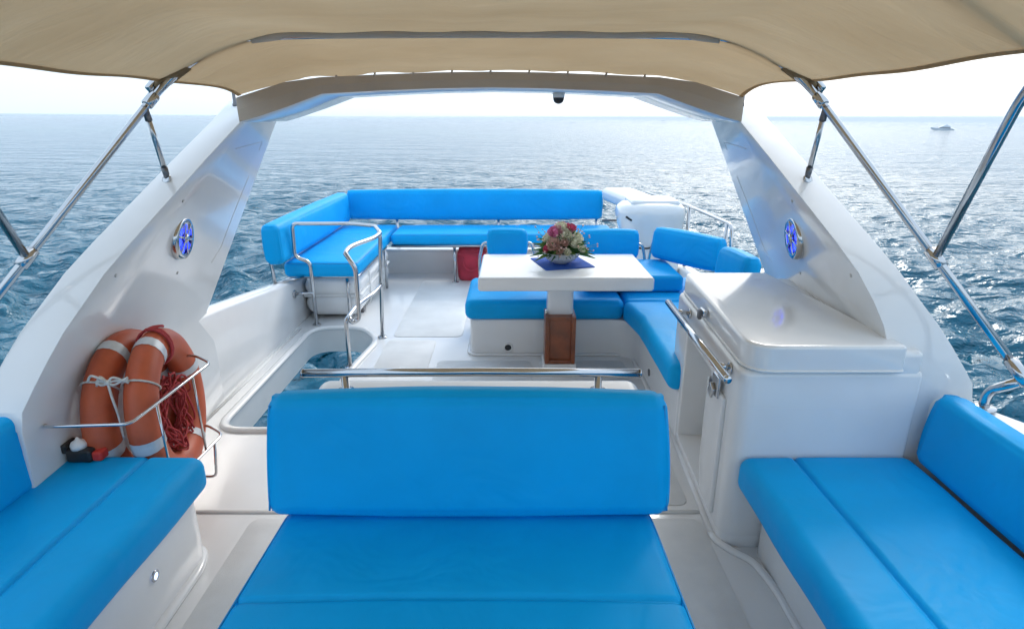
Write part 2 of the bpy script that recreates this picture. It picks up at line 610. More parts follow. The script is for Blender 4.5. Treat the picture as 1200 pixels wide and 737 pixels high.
# ---------------- deck with the stair opening
HOLE = round_poly([(-1.74, 3.12), (-1.20, 3.12), (-1.17, 4.05), (-1.10, 4.62), (-1.30, 4.93), (-1.74, 4.93)],
                  [0.16, 0.16, 0.1, 0.16, 0.2, 0.28], 8)
OUT = [(-2.06, -1.3), (1.82, -1.3), (1.82, 6.98), (-2.06, 6.98)]
def build_deck():
    bm = bmesh.new()
    def loop(pts, z):
        vs = [bm.verts.new((p[0], p[1], z)) for p in pts]
        return [bm.edges.new((vs[i], vs[(i + 1) % len(vs)])) for i in range(len(vs))]
    e = loop(OUT, 0) + loop(HOLE, 0)
    g = bmesh.ops.triangle_fill(bm, edges=e, use_beauty=True)
    faces = [f for f in bm.faces]
    ext = bmesh.ops.extrude_face_region(bm, geom=faces)
    for v in [x for x in ext['geom'] if isinstance(x, bmesh.types.BMVert)]:
        v.co.z -= 0.22
    bmesh.ops.recalc_face_normals(bm, faces=bm.faces)
    me = bpy.data.meshes.new('deck')
    bm.to_mesh(me); bm.free()
    me.materials.append(GEL)
    me.polygons.foreach_set('use_smooth', [True] * len(me.polygons))
    me.set_sharp_from_angle(angle=R(35))
    o = bpy.data.objects.new('deck', me)
    COL.objects.link(o)
    ORG[o] = Vector((0, 0, 0))
    tag(o, 'white fibreglass flybridge deck with an open stairwell', kind='structure')
    # raised lip round the stairwell
    P = [Vector((p[0], p[1], 0.004)) for p in HOLE]
    build('stairwell_rim', *tube(P, 0.028, 10, closed=True, flat=0.7), GEL, o)
    # non-skid panels, lying 4 mm proud
    def panel(pts, rad=0.06):
        build('nonskid_panel', *prism(round_poly(pts, rad, 5), 0.0005, 0.005, 0.002, 2), NONSKID, o, angle=40)
    panel([(-1.19, 0.55), (-0.72, 0.55), (-0.72, 2.31), (-1.19, 2.31)])
    panel([(0.44, 0.55), (0.86, 0.55), (0.86, 2.31), (0.44, 2.31)])
    panel([(-1.12, 2.41), (-0.62, 2.41), (-0.62, 3.86), (-1.12, 3.86)])
    panel([(-0.56, 2.41), (0.14, 2.41), (0.14, 4.18), (-0.56, 4.18)])
    panel([(0.20, 2.41), (0.84, 2.41), (0.84, 4.18), (0.20, 4.18)])
    panel([(-1.0, 4.7), (-0.42, 4.7), (-0.42, 6.5), (-1.0, 6.5)])
    panel([(-1.02, 3.95), (-0.62, 3.95), (-0.62, 4.62), (-1.02, 4.62)])
    V, F = tube([(-1.84, 2.36, 0.003), (0.9, 2.36, 0.003)], 0.013, 8, flat=0.35)
    build('deck_seam', V, F, CAULK, o)
    V, F = tube([(-1.86, 3.06, 0.002), (-1.84, 4.9, 0.002)], 0.012, 8, flat=0.6)
    build('deck_seam', V, F, CAULK, o)
    return o
deck = build_deck()

# ---------------- coamings (side walls of the flybridge)
def coaming(name, side, label):
    ys = [-1.3, 1.2, 1.95, 2.2, 2.6, 3.0, 3.4, 3.7, 4.2, 4.7, 5.1, 5.6, 6.2, 6.9]
    zs = [0.70, 0.70, 0.69, 0.69, 0.68, 0.66, 0.615, 0.585, 0.52, 0.45, 0.40, 0.36, 0.33, 0.31]
    rings = []
    for y, z in zip(ys, zs):
        xi = -1.885 - 0.125 * min(1, max(0, (2.2 - y) / 0.25)); xo = xi - 0.165
        pts = [(xi, -0.002), (xi, z - 0.03), (xi - 0.012, z - 0.008), (xi - 0.04, z), (xo + 0.05, z - 0.005), (xo + 0.015, z - 0.02),
               (xo, z - 0.06), (xo - 0.01, -0.12), (xo + 0.03, -0.24), (xi - 0.03, -0.24), (xi, -0.23)]
        if side > 0: pts = [(wx(a), b) for a, b in pts]
        rings.append([Vector((a, y, b)) for a, b in pts])
    o = build(name, *loft(rings), GEL, angle=50)
    return tag(o, label, kind='structure')
coaming('coaming_left', -1, 'white fibreglass side coaming along the left of the deck')
coaming('coaming_right', 1, 'white fibreglass side coaming along the right of the deck')
o = build('coaming_aft', *rounded((3.56, 0.16, 0.52), 0.03, T(XC, 6.94, 0.02), n=(8, 1, 3)), GEL)
tag(o, 'low white fibreglass kerb at the aft edge of the deck', kind='structure')

# ================================================================== RADAR ARCH
def arch():
    t = thing('radar_arch', 'white fibreglass radar arch spanning the deck, with two raked legs', 'arch', (XC, 3.2, 0))
    def leg(s):
        # inner forward edge, inner aft edge from deck to crown
        zs = [0.0, 0.35, 0.6, 0.68, 0.75, 0.82, 0.9, 0.98, 1.06, 1.15, 1.24, 1.35, 1.45, 1.55, 1.64, 1.73, 1.80, 1.84]
        rings = []
        for z in zs:
            fy = float(np.interp(z, [0, 0.70, 0.76, 0.957, 1.147, 1.275, 1.40, 1.55, 1.73, 1.85], [1.87, 1.89, 1.915, 2.087, 2.345, 2.58, 2.834, 3.13, 3.5, 3.72]))
            fx = -1.745 + 0.24 * (z - 0.75) if z > 0.75 else -1.745 - 0.02 * (0.75 - z)
            ka = max(0, (z - 0.58) / 1.15)
            ay = 3.53 + 0.67 * ka
            axx = -1.905 + 0.335 * ka
            if z < 0.58:
                ay = 3.55; axx = -1.882
            fyo = fy
            flare = 0.0
            if s > 0 and fy < 2.6:          # right foot stands behind the locker and flares into the coaming
                soft = 2.145 + 0.10 * math.log(1 + math.exp((fy - 2.145) / 0.10))
                flare = 0.62 * (soft - fy)
                fy = fyo = soft
            elif z < 0.72: fyo = 1.95
            f = Vector((fx, fy, z)); a = Vector((axx, ay, z))
            d = (a - f).normalized()
            nn = Vector((-1, 0, 0))
            fo = Vector((fx, fyo, z)) + nn * ((0.17 if z > 0.6 else 0.25) + flare); ao = a + nn * 0.12
            pts = [f + d * 0.010, f + d * 0.002 + nn * 0.002, f + nn * 0.010,
                   fo - nn * 0.02, fo + d * 0.004 - nn * 0.004, fo + d * 0.02,
                   ao - d * 0.03, ao - nn * 0.02, a + nn * 0.012, a - d * 0.012]
            for q in (0.75, 0.5, 0.25):
                pts.append(f.lerp(a, q))
            if s > 0: pts = [Vector((wx(p.x), p.y, p.z)) for p in pts]
            rings.append(pts)
        o = build('leg', *loft(rings), GELS, t, angle=35)
        # moulded seam along the aft edge of the inner face
        def inner(z, q):
            fy = float(np.interp(z, [0.76, 0.957, 1.147, 1.275, 1.40, 1.55, 1.73], [1.915, 2.087, 2.345, 2.58, 2.834, 3.13, 3.5]))
            ka = (z - 0.58) / 1.15
            p = Vector((-1.745 + 0.24 * (z - 0.75), fy, z)).lerp(Vector((-1.905 + 0.335 * ka, 3.53 + 0.67 * ka, z)), q)
            return Vector((wx(p.x), p.y, p.z)) if s > 0 else p
        for pts in (((1.58, 0.35), (1.60, 0.82), (1.55, 0.84)), ((1.40, 0.86), (1.2, 0.87), (1.0, 0.88), (0.93, 0.84))):
            P = []
            for (z0, q0), (z1, q1) in zip(pts[:-1], pts[1:]):
                for k in range(10):
                    P.append(inner(z0 + (z1 - z0) * k / 10, q0 + (q1 - q0) * k / 10))
            P.append(inner(*pts[-1]))
            build('panel_seam', *tube(P, 0.0020, 6), SEAMG, o)
        for (z, q) in ((1.12, 0.08), (0.98, 0.55), (1.36, 0.16)):
            c = inner(z, q)
            build('screw', *disc(T(*c) @ align((-s, 0, -0.2)), 0.008, 0.004, 12), SEAMG, o)
        return o
    for s in (-1, 1):
        leg(s)
    # crossbeam
    X = [-1.39, -1.30, -1.12, -0.92, -0.6, -0.3, 0, 0.3, 0.6, 0.92, 1.12, 1.30, 1.39]
    ZB = [1.722, 1.745, 1.80, 1.868, 1.884, 1.895, 1.90, 1.895, 1.884, 1.868, 1.80, 1.745, 1.722]
    ZT = [1.855, 1.882, 1.935, 1.960, 1.974, 1.984, 1.988, 1.984, 1.974, 1.960, 1.935, 1.882, 1.855]
    rings = []
    for x, b, u in zip(X, ZB, ZT):
        e = 0.05 * (abs(x) / 1.39) ** 2
        pts = [(3.50, b + 0.01), (3.515, b), (4.16 + e, b + 0.002), (4.19 + e, b + 0.015), (4.2 + e, b + 0.03), (4.17 + e, u - 0.02), (4.12, u), (3.53, u), (3.50, u - 0.015)]
        rings.append([Vector((XC + x, p[0], p[1])) for p in pts])
    build('crossbeam', *loft(rings), GELS, t, angle=50)
    # tan flap hanging in front of the beam
    V, F = [], []
    for x, b, u in zip(X, ZB, ZT):
        V += [Vector((XC + x * 1.004, 3.488, b + 0.004)), Vector((XC + x * 1.004, 3.484, (b + u) / 2)), Vector((XC + x * 1.004, 3.488, u - 0.004))]
        V += [Vector((XC + x * 1.004, 3.496, u - 0.004)), Vector((XC + x * 1.004, 3.496, b + 0.004))]
    n = 5
    for i in range(len(X) - 1):
        for k in range(n):
            F.append((i * n + k, i * n + (k + 1) % n, (i + 1) * n + (k + 1) % n, (i + 1) * n + k))
    F.append(tuple(range(n))); F.append(tuple((len(X) - 1) * n + k for k in range(n)))
    build('tan_flap', V, F, TANV, t, smooth=False)
    return t
arch()

o = thing('dome_camera', 'small dark dome camera under the middle of the arch beam', 'camera', (0.29, 3.95, 1.9))
build('mount', *lathe([(0.036, 0), (0.038, -0.006), (0.036, -0.028)], T(0.29, 3.95, 1.893)), WHITEP, o)
build('dome', *lathe([(0.034, -0.028), (0.033, -0.04), (0.027, -0.054), (0.016, -0.062), (0.004, -0.065)], T(0.29, 3.95, 1.893)), BLACK, o)
for (x, lab, h) in ((1.33, 'thin dark whip antenna above the right end of the arch', 0.22), (-1.60, 'short dark antenna stub above the left end of the arch', 0.10)):
    o = thing('antenna', lab, 'antenna', (x, 3.66, 1.8), 'antennas on the arch')
    build('ferrule', *lathe([(0.016, 0), (0.016, 0.02), (0.011, 0.03), (0.011, 0.085)], T(x, 3.66, 1.80)), STEELD, o)
    build('whip', *lathe([(0.007, 0.08), (0.005, h), (0.002, h + 0.05)], T(x, 3.66, 1.80), 8), STEELD, o)

# speakers on the inner faces of the legs
def speaker(c, nrm, label):
    c = Vector(c)
    t = thing('arch_speaker', label, 'speaker', c, 'round speakers on the arch legs')
    M = T(*c) @ align(nrm)
    build('bezel', *lathe([(0.080, 0.016), (0.098, 0.020), (0.108, 0.014), (0.112, 0.0), (0.112, -0.03), (0.078, -0.03), (0.080, 0.016)], M, 36, False), CHROME, t)
    build('cone', *lathe([(0.086, 0.003), (0.05, -0.004), (0.022, -0.008), (0.001, -0.008)], M, 30), CONE, t)
    for k in range(6):
        a = k * math.pi / 3 + 0.26
        V, F = lathe([(0.024, 0.0), (0.025, 0.008), (0.018, 0.012), (0.002, 0.013)], M @ T(0.057 * math.cos(a), 0.057 * math.sin(a), 0) @ RZ(a) @ Matrix.Diagonal((1.05, 0.80, 1, 1)), 14)
        build('led_lens', V, F, LED, t)
        a2 = a + math.pi / 6
        V, F = rounded((0.068, 0.012, 0.010), 0.004, M @ RZ(a2) @ T(0.054, 0, 0.017), n=(1, 1, 1), k=2)
        build('spoke', V, F, CHROME, t)
    build('hub', *lathe([(0.024, 0.010), (0.024, 0.022), (0.016, 0.028), (0.002, 0.03)], M, 20), CHROME, t)
speaker((-1.683, 3.02, 1.165), (1, 0.12, -0.16), 'blue lit round speaker on the left arch leg')
speaker((wx(-1.683), 3.02, 1.165), (-1, 0.12, -0.16), 'blue lit round speaker on the right arch leg')

# ================================================================== BIMINI
def bimini():
    t = thing('bimini_top', 'tan canvas bimini canopy on stainless bows and struts', 'canopy', (XC, 1.5, 1.9))
    BY = 2.96
    def half(y):
        if y <= BY: return 1.50 - 0.02 * math.sin(math.pi * (y - 0.6) / (BY - 0.6)) if y > 0.6 else 1.50
        k = (y - BY) / (3.5 - BY)
        return 1.50 - 0.11 * k + -0.05 * math.sin(math.pi * k)
    def zz(s, y):
        a = abs(s)
        g = 0 if a < 0.62 else ((a - 0.62) / 0.38)
        g = g * g * (3 - 2 * g) * 0.25 + g ** 1.5 * 0.75
        zc = 2.115 - 0.012 * s * s
        sag = 0
        if y <= BY:
            k = ((y - 1.66) % 1.30) / 1.30
            sag = 0.025 * math.sin(math.pi * k) * (1 - 0.6 * a)
            z = zc - 0.19 * g - sag
        else:
            k = (y - BY) / (3.5 - BY)
            za = zc - 0.19 * g
            # the beam's top line
            xb = abs(s) * 1.39
            zb = np.interp(xb, [0, 0.3, 0.6, 0.92, 1.12, 1.30, 1.39], [1.990, 1.986, 1.976, 1.960, 1.936, 1.883, 1.858])
            z = za * (1 - k) + zb * k - 0.015 * math.sin(math.pi * k) + 0.03 * math.sin(math.pi * k) * max(0, (a - 0.8) / 0.2)
        # stretch folds
        z += 0.004 * math.sin(9 * y + 4 * s) * a + 0.003 * math.sin(23 * s + 5 * y)
        return z
    ny, ns = 90, 72
    V, F = [], []
    ysamp = np.concatenate([np.linspace(-0.9, BY, 60), np.linspace(BY, 3.5, 31)[1:]])
    for y in ysamp:
        for i in range(ns + 1):
            s = -1 + 2 * i / ns
            h = half(y)
            z = zz(s, y)
            if y > 3.49:     # laced edge: scallops between the ties
                z += 0.009 * max(0, math.sin(s * 1.39 * 15 + 1.0) * math.sin(s * 4.0 + 0.5)) * (abs(s) < 0.75)
            V.append(Vector((XC + s * h, y, z)))
    for j in range(len(ysamp) - 1):
        for i in range(ns):
            a = j * (ns + 1) + i
            F.append((a, a + 1, a + ns + 2, a + ns + 1))
    fab = build('canopy', V, F, TAN, t)
    # hems: doubled strips under both side edges and seams across
    for s in (-1, 1):
        V, F = [], []
        for y in ysamp:
            for q in (1.0, 0.984):
                V.append(Vector((XC + s * q * half(y), y, zz(s * q, y) - 0.004)))
        for j in range(len(ysamp) - 1):
            F.append((2 * j, 2 * j + 1, 2 * j + 3, 2 * j + 2))
        build('hem', V, F, TAN, fab)
    # lacing between canvas and beam
    for k in range(-4, 5):
        x = k * 0.2094
        z = float(np.interp(abs(x), [0, 0.3, 0.6, 0.92, 1.12], [1.98, 1.977, 1.969, 1.955, 1.93]))
        build('lacing_tie', *tube([(XC + x, 3.492, z - 0.008), (XC + x + 0.006, 3.482, z + 0.014)], 0.006, 6), TANV, t)
    # bow: horizontal bar with knees, running on as the raked pole down to its hinge
    def bow(y, foot_y, foot_z, foot_x):
        hw = 1.50
        L = [(XC - foot_x, foot_y, foot_z), (XC - 1.485, y, 1.905), (XC - 1.18, y, 2.092)]
        mid = [(XC + q, y, 2.108 - 0.006 * q * q) for q in (-0.6, 0, 0.6)]
        Rr = [(2 * XC - p[0], p[1], p[2]) for p in reversed(L)]
        return L + mid + Rr
    P = fillet(bow(BY, 1.93, 0.88, 1.92), 0.16, 8)
    build('bow', *tube(P, 0.0165, 12), CHROME, t)
    P = [(XC + q, BY, 2.110 - 0.006 * q * q - (0.02 * max(0, abs(q) - 0.9) / 0.2)) for q in np.linspace(-1.06, 1.06, 30)]
    build('bow_sleeve', *tube(P, 0.0205, 12), TANV, t)
    L2 = [(1.772, 2.28, 1.232), (1.62, 1.865, 1.82), (1.56, 1.72, 1.90), (1.20, 1.66, 2.088)]
    P = fillet([(XC - p[0], p[1], p[2]) for p in L2] + [(XC + p[0], p[1], p[2]) for p in reversed(L2)], 0.12, 8)
    build('bow', *tube(P, 0.0160, 12), CHROME, t)
    for s in (-1, 1):
        # canvas pocket where the bow leaves the canopy
        A = Vector((XC + s * 1.37, BY, 1.975)); B = Vector((XC + s * 1.53, BY - 0.01, 1.878))
        V, F = tube([A, A.lerp(B, 0.5), B], [0.030, 0.034, 0.036], 10, flat=0.75)
        build('bow_pocket', V, F, TAN, t)
        # strut from bow to arch leg
        top = Vector((XC + s * 1.532, 2.845, 1.782))
        bot = Vector((XC + s * 1.55, 2.955, 1.475))
        build('strut', *tube([top, bot], 0.0125, 10), CHROME, t)
        ends = build('strut_end', *tube([bot + (top - bot).normalized() * 0.05, bot + (bot - top).normalized() * 0.012], [0.016, 0.013], 10), STEELD, t)
        build('strut_end', *tube([top + (bot - top).normalized() * 0.05, top + (top - bot).normalized() * 0.02], [0.016, 0.013], 10), STEELD, t)
        build('strut_base', *disc(T(bot.x, bot.y, bot.z - 0.012) @ align((s * 0.3, -0.75, 0.5)), 0.025, 0.012), CHROME, t)
        # clamp on the bow
        d = (Vector((XC + s * 1.92, 1.93, 0.88)) - Vector((XC + s * 1.485, BY, 1.905))).normalized()
        c = Vector((XC + s * 1.485, BY, 1.905)) + d * 0.12
        build('slide_clamp', *tube([c - d * 0.035, c - d * 0.03, c + d * 0.03, c + d * 0.035], [0.018, 0.025, 0.025, 0.018], 12), CHROME, t)
        c2 = Vector((XC + s * 1.485, BY, 1.905)) + d * 0.05
        build('slide_clamp', *rounded((0.03, 0.05, 0.06), 0.008, T(*(c2 + Vector((s * 0.025, 0, 0.01)))) @ align(d), n=(1, 1, 1), k=2), CHROME, t)
        # foot: stub from coaming, elbow, hinge
        ft = [(XC + s * 1.925, 2.06, 0.68), (XC + s * 1.925, 2.06, 0.765), (XC + s * 1.92, 1.93, 0.865)]
        build('foot_stub', *tube(fillet(ft, 0.04, 6), 0.0185, 12), CHROME, t)
        build('foot_flange', *disc(T(XC + s * 1.925, 2.06, 0.689), 0.042, 0.014), CHROME, t)
        build('hinge', *tube([Vector((XC + s * 1.92, 1.93, 0.88)) - d * 0.07, Vector((XC + s * 1.92, 1.93, 0.88)) + d * 0.03], [0.023, 0.023], 12), CHROME, t)
        j = Vector((XC + s * 1.772, 2.28, 1.228))
        build('joint', *tube([j - d * 0.04, j + d * 0.04], 0.024, 12), CHROME, t)
bimini()

# ================================================================== CUSHION HELPER
def cushion(name, x0, x1, y0, y1, z0, z1, parent, r=0.04, puff=0.012, seams=(), piping=True, label=None, seed=1, M=None, n=(14, 14, 4), wr=0.0012, warp=None):
    c = Vector(((x0 + x1) / 2, (y0 + y1) / 2, (z0 + z1) / 2))
    MM = T(*c) if M is None else M
    sz = (x1 - x0, y1 - y0, z1 - z0)
    V, F = rounded(sz, r, MM, n=n, k=4, puff=puff, seams=seams, wrinkle=wr, seed=seed, warp=warp)
    o = build(name, V, F, BLUE, parent)
    if label: o['label'] = label
    if piping:
        hx, hy, hz = sz[0] / 2, sz[1] / 2, sz[2] / 2
        q = r * 0.29
        P = [MM @ Vector(warp(p) if warp else p) for p in rect_loop(-hx + q, hx - q, -hy + q, hy - q, hz - q, r * 0.9, 5)]
        build('piping', *tube(P, 0.0042, 6, closed=True), BLUEP, o)
    return o

# ================================================================== HELM BENCH (foreground)
def helm_bench():
    t = thing('helm_bench', 'wide blue upholstered double seat in the foreground, its backrest facing away', 'bench', (-0.15, 1.3, 0))
    build('base', *rounded((1.12, 0.95, 0.30), 0.04, T(-0.15, 1.22, 0.151), n=(4, 4, 2)), GEL, t)
    def tw(p):   # seat narrows a little aft
        return (p.x * (1.045 - 0.05 * (p.y + 0.5)), p.y, p.z)
    cushion('seat_cushion', -0.795, 0.495, 0.72, 1.79, 0.302, 0.452, t, r=0.05, puff=0.012,
            seams=((1, 0.10, 0.010, 0.010),), seed=3, n=(18, 12, 3), warp=tw)
    # backrest leaning aft
    M = T(-0.148, 1.79, 0.664) @ RX(R(-10))
    V, F = rounded((1.37, 0.125, 0.422), 0.05, M, n=(20, 2, 10), k=5, puff_all=0.010, wrinkle=0.0012, seed=5,
                   warp=lambda p: (p.x * (1 - 0.035 * (p.z + 0.22) / 0.44), p.y, p.z + 0.008 * (1 - (p.x / 0.68) ** 2) * (p.z > 0.1)))
    b = build('backrest', V, F, BLUE, t)
    for s in (-1, 1):
        P = [M @ Vector((s * 0.672 * (1 - 0.035 * (z + 0.22) / 0.44), -0.050, z)) for z in np.linspace(-0.185, 0.18, 14)]
        build('piping', *tube(P, 0.0035, 6), BLUEP, b)
helm_bench()

def bench_cabinet():
    t = thing('bench_cabinet', 'white moulded cabinet behind the foreground seat carrying a long grab rail', 'cabinet', (-0.12, 2.02, 0))
    V, F = rounded((1.24, 0.27, 0.795), 0.05, T(-0.13, 2.02, 0.385), n=(10, 3, 6), k=5)
    build('body', V, F, GEL, t)
    h = build('grab_rail', *tube([(-0.775, 2.03, 0.852), (-0.12, 2.03, 0.857), (0.475, 2.03, 0.852)], 0.0165, 14), CHROME, t)
    for x in (-0.62, 0.32):
        build('rail_post', *lathe([(0.03, 0), (0.03, 0.006), (0.014, 0.01), (0.014, 0.07)], T(x, 2.03, 0.782), 16), CHROME, h)
    for x in (-0.775, 0.475):
        s = -1 if x < 0 else 1
        build('end_cap', *tube([(x - s * 0.004, 2.03, 0.852), (x + s * 0.004, 2.03, 0.852)], [0.0175, 0.014], 14), CHROME, h)
bench_cabinet()

# ================================================================== SIDE BENCHES
def side_bench(s, label):
    X = (lambda x: x) if s < 0 else wx
    t = thing('side_bench', label, 'bench', (X(-1.5), 1.2, 0), 'blue benches along the sides')
    a, b = sorted((X(-1.275), X(-1.98)))
    poly = [(a, -0.7), (b, -0.7), (b, 2.10), (a, 2.10)]
    rd = [0.03, 0.0, 0.0, 0.03] if s > 0 else [0.0, 0.03, 0.10, 0.0]
    build('base', *prism(round_poly(poly, rd), 0.0, 0.30, 0.01), GEL, t, angle=40)
    # fillet moulding round the toe
    xe = X(-1.268)
    P = [(xe, -0.7, 0.012), (xe, 2.0, 0.012), (X(-1.32), 2.108, 0.012), (X(-1.7), 2.112, 0.012)] if s < 0 else [(xe, -0.7, 0.008), (xe, 1.88, 0.008), (xe - 0.03, 2.03, 0.008), (0.93, 2.09, 0.008), (0.884, 2.16, 0.008), (0.8815, 2.20, 0.008)]
    build('toe_moulding', *tube(fillet(P, 0.08, 6), 0.022 if s < 0 else 0.018, 10, flat=0.8), GEL, t)
    # seat: front roll and main pad in one cover with a deep seam between
    x0, x1 = sorted((X(-1.155) if s > 0 else -1.24, X(-1.86)))
    seam = -0.13 if s > 0 else 0.085
    o = cushion('seat_cushion', x0, x1, -0.65, 2.135, 0.295, 0.455, t, r=0.055, puff=0.014,
                seams=((0, seam, 0.016, 0.010),), seed=8 + s, n=(14, 40, 3), wr=0.0026, piping=False)
    # backrest
    b0, b1 = sorted((X(-1.86), X(-1.985))) if s > 0 else (-1.895, -1.765)
    M = T((b0 + b1) / 2, 0.725 if s > 0 else 0.595, 0.585) @ RY(R(7 * s if s > 0 else -3))
    V, F = rounded((b1 - b0, 2.75, 0.30), 0.04, M, n=(2, 26, 6), k=4, puff_all=0.012, wrinkle=0.0015, seed=12 + s)
    o = build('backrest', V, F, BLUE, t)
    # courtesy light in the base
    xl = X(-1.2735)
    M = T(xl, 1.73, 0.20) @ align((-s, 0, 0))
    l = build('courtesy_light', *lathe([(0.021, 0), (0.021, 0.004), (0.014, 0.007), (0.0135, 0.004)], M, 20, False), CHROME, t)
    build('lens', *lathe([(0.0135, 0.0042), (0.009, 0.006), (0.001, 0.0065)], M, 16), LEDW if s < 0 else STEELD, l)
side_bench(-1, 'blue cushioned side bench on the left, in front of the lifebuoys')
side_bench(1, 'blue cushioned side bench on the right, in front of the white locker')

# ================================================================== LIFEBUOYS
def lifebuoy(c, yaw, lean, roll, label, bands, knot):
    t = thing('lifebuoy', label, 'lifebuoy', c, 'orange lifebuoys in the rack')
    # local: ring in YZ plane, axis X
    M = T(*c) @ RZ(yaw) @ RY(lean) @ RX(roll)
    Rm, a, b = 0.285, 0.074, 0.062
    V, F = [], []
    N, S = 56, 16
    for i in range(N):
        u = 2 * math.pi * i / N
        for j in range(S):
            v = 2 * math.pi * j / S
            rr = Rm + a * math.cos(v)
            V.append(M @ Vector((b * math.sin(v), rr * math.cos(u), rr * math.sin(u))))
    for i in range(N):
        for j in range(S):
            F.append((i * S + j, i * S + (j + 1) % S, ((i + 1) % N) * S + (j + 1) % S, ((i + 1) % N) * S + j))
    ring = build('ring', V, F, ORANGE, t)
    for ang in bands:
        V, F = [], []
        n1 = 5
        for i in range(n1):
            u = R(ang) + (i / (n1 - 1) - 0.5) * 0.155
            for j in range(S):
                v = 2 * math.pi * j / S
                k = 1.035
                rr = Rm + a * k * math.cos(v)
                V.append(M @ Vector((b * k * math.sin(v), rr * math.cos(u), rr * math.sin(u))))
        for i in range(n1 - 1):
            for j in range(S):
                F.append((i * S + j, i * S + (j + 1) % S, (i + 1) * S + (j + 1) % S, (i + 1) * S + j))
        build('reflective_band', V, F, TAPE, t)
    return M
yaw1 = R(12)
M1 = lifebuoy(Vector((-1.565, 2.46, 0.50)), yaw1, R(-3), 0, 'front orange lifebuoy, nearer the seats, wound with red rope', (103, 18, 184, 300), True)
M2 = lifebuoy(Vector((-1.705, 2.44, 0.50)), R(7), R(-2), 0.1, 'rear orange lifebuoy against the arch leg, tied with white rope', (100, 10, 183, 290), False)

# red rope coil hanging in the front buoy
def coil():
    t = thing('rope_coil', 'tangled red rope hanging inside the front lifebuoy', 'rope', (-1.56, 2.5, 0.45))
    g = random.Random(3)
    for k in range(11):
        P = []
        ph = g.uniform(0, 6.28)
        for i in range(13):
            u = i / 12 * 2 * math.pi
            q = M1 @ Vector((0.01 + g.uniform(-0.045, 0.045), 0.0 + 0.15 * math.cos(u + ph) * g.uniform(0.6, 1.1) + g.uniform(-0.02, 0.02),
                             -0.03 + 0.15 * math.sin(u + ph) * g.uniform(0.7, 1.1) + 0.04 * g.uniform(-1, 1)))
            P.append(q)
        build('rope_loop', *tube(catmull(P, 4), 0.0048, 6), ROPER, t)
    # turns round the top of the ring
    for k in range(2):
        P = []
        for i in range(18):
            v = 2 * math.pi * i / 18
            u = R(86 + k * 3) + 0.03 * math.sin(v)
            rr = 0.285 + 0.084 * math.cos(v)
            P.append(M1 @ Vector((0.072 * math.sin(v), rr * math.cos(u), rr * math.sin(u))))
        build('rope_turn', *tube(P, 0.0065, 6, closed=True), ROPER, t)
    P = [M1 @ Vector(p) for p in ((-0.02, 0.0, 0.366), (0.0, 0.04, 0.368), (0.02, 0.08, 0.358), (0.01, 0.125, 0.342))]
    build('rope_end', *tube(catmull(P, 5), 0.0065, 6), ROPER, t)
coil()

def knot():
    t = thing('white_lashing', 'white rope lashing the two lifebuoys together', 'rope', (-1.6, 2.15, 0.6))
    for MM, u0 in ((M1, 137), (M2, 131)):
        P = []
        for i in range(18):
            v = 2 * math.pi * i / 18
            u = R(u0) + 0.02 * math.sin(v)
            rr = 0.285 + 0.078 * math.cos(v)
            P.append(MM @ Vector((0.066 * math.sin(v), rr * math.cos(u), rr * math.sin(u))))
        build('rope_turn', *tube(P, 0.0042, 6, closed=True), ROPEW, t)
    a = M1 @ Vector((-0.02, -0.262, 0.255)); b = M2 @ Vector((0.03, -0.24, 0.28))
    m = a.lerp(b, 0.5) + Vector((0, -0.03, 0.0))
    for k in range(3):
        P = [a + Vector((0.01, -0.012, 0.012 * k - 0.012)), a.lerp(m, 0.6) + Vector((0, -0.01, 0.02 - 0.015 * k)), m, b.lerp(m, 0.5) + Vector((0, -0.01, 0.018 * k - 0.012)), b + Vector((0, -0.01, -0.01 * k))]
        build('rope_turn', *tube(catmull(P, 5), 0.005, 7), ROPEW, t)
    build('knot', *rounded((0.03, 0.026, 0.028), 0.012, T(*m), n=(2, 2, 2), wrinkle=0.005), ROPEW, t)
    P = [m, m + Vector((0.012, -0.012, -0.06)), m + Vector((0.02, -0.01, -0.14)), m + Vector((0.015, 0.0, -0.25))]
    build('rope_tail', *tube(catmull(P, 5), 0.005, 6), ROPEW, t)
    P = [m, m + Vector((-0.02, -0.02, 0.03)), m + Vector((-0.05, -0.015, 0.035)), m + Vector((-0.07, -0.01, 0.01))]
    build('rope_tail', *tube(catmull(P, 5), 0.005, 6), ROPEW, t)
knot()

def rack():
    t = thing('lifebuoy_rack', 'stainless rod rack holding the two lifebuoys', 'rack', (-1.6, 2.35, 0))
    for z in (0.665, 0.29):
        P = fillet([(-1.79, 2.04, z - 0.03), (-1.72, 1.965, z), (-1.425, 1.985, z), (-1.405, 2.57, z), (-1.52, 2.66, z), (-1.83, 2.68, z - 0.01)], 0.035, 6)
        build('rod_loop', *tube(P, 0.0065, 8), CHROME, t)
    for (x, y, x2, y2) in ((-1.425, 2.16, -1.42, 2.16), (-1.412, 2.42, -1.41, 2.42)):
        build('upright', *tube([(x, y, 0.665), (x2, y2, 0.29)], 0.0055, 8), CHROME, t)
    build('floor_rod', *tube(fillet([(-1.42, 2.05, 0.29), (-1.43, 2.1, 0.10), (-1.80, 2.1, 0.10)], 0.03), 0.0065, 8), CHROME, t)
    build('floor_rod', *tube(fillet([(-1.41, 2.5, 0.29), (-1.43, 2.5, 0.10), (-1.84, 2.5, 0.10)], 0.03), 0.0065, 8), CHROME, t)
rack()

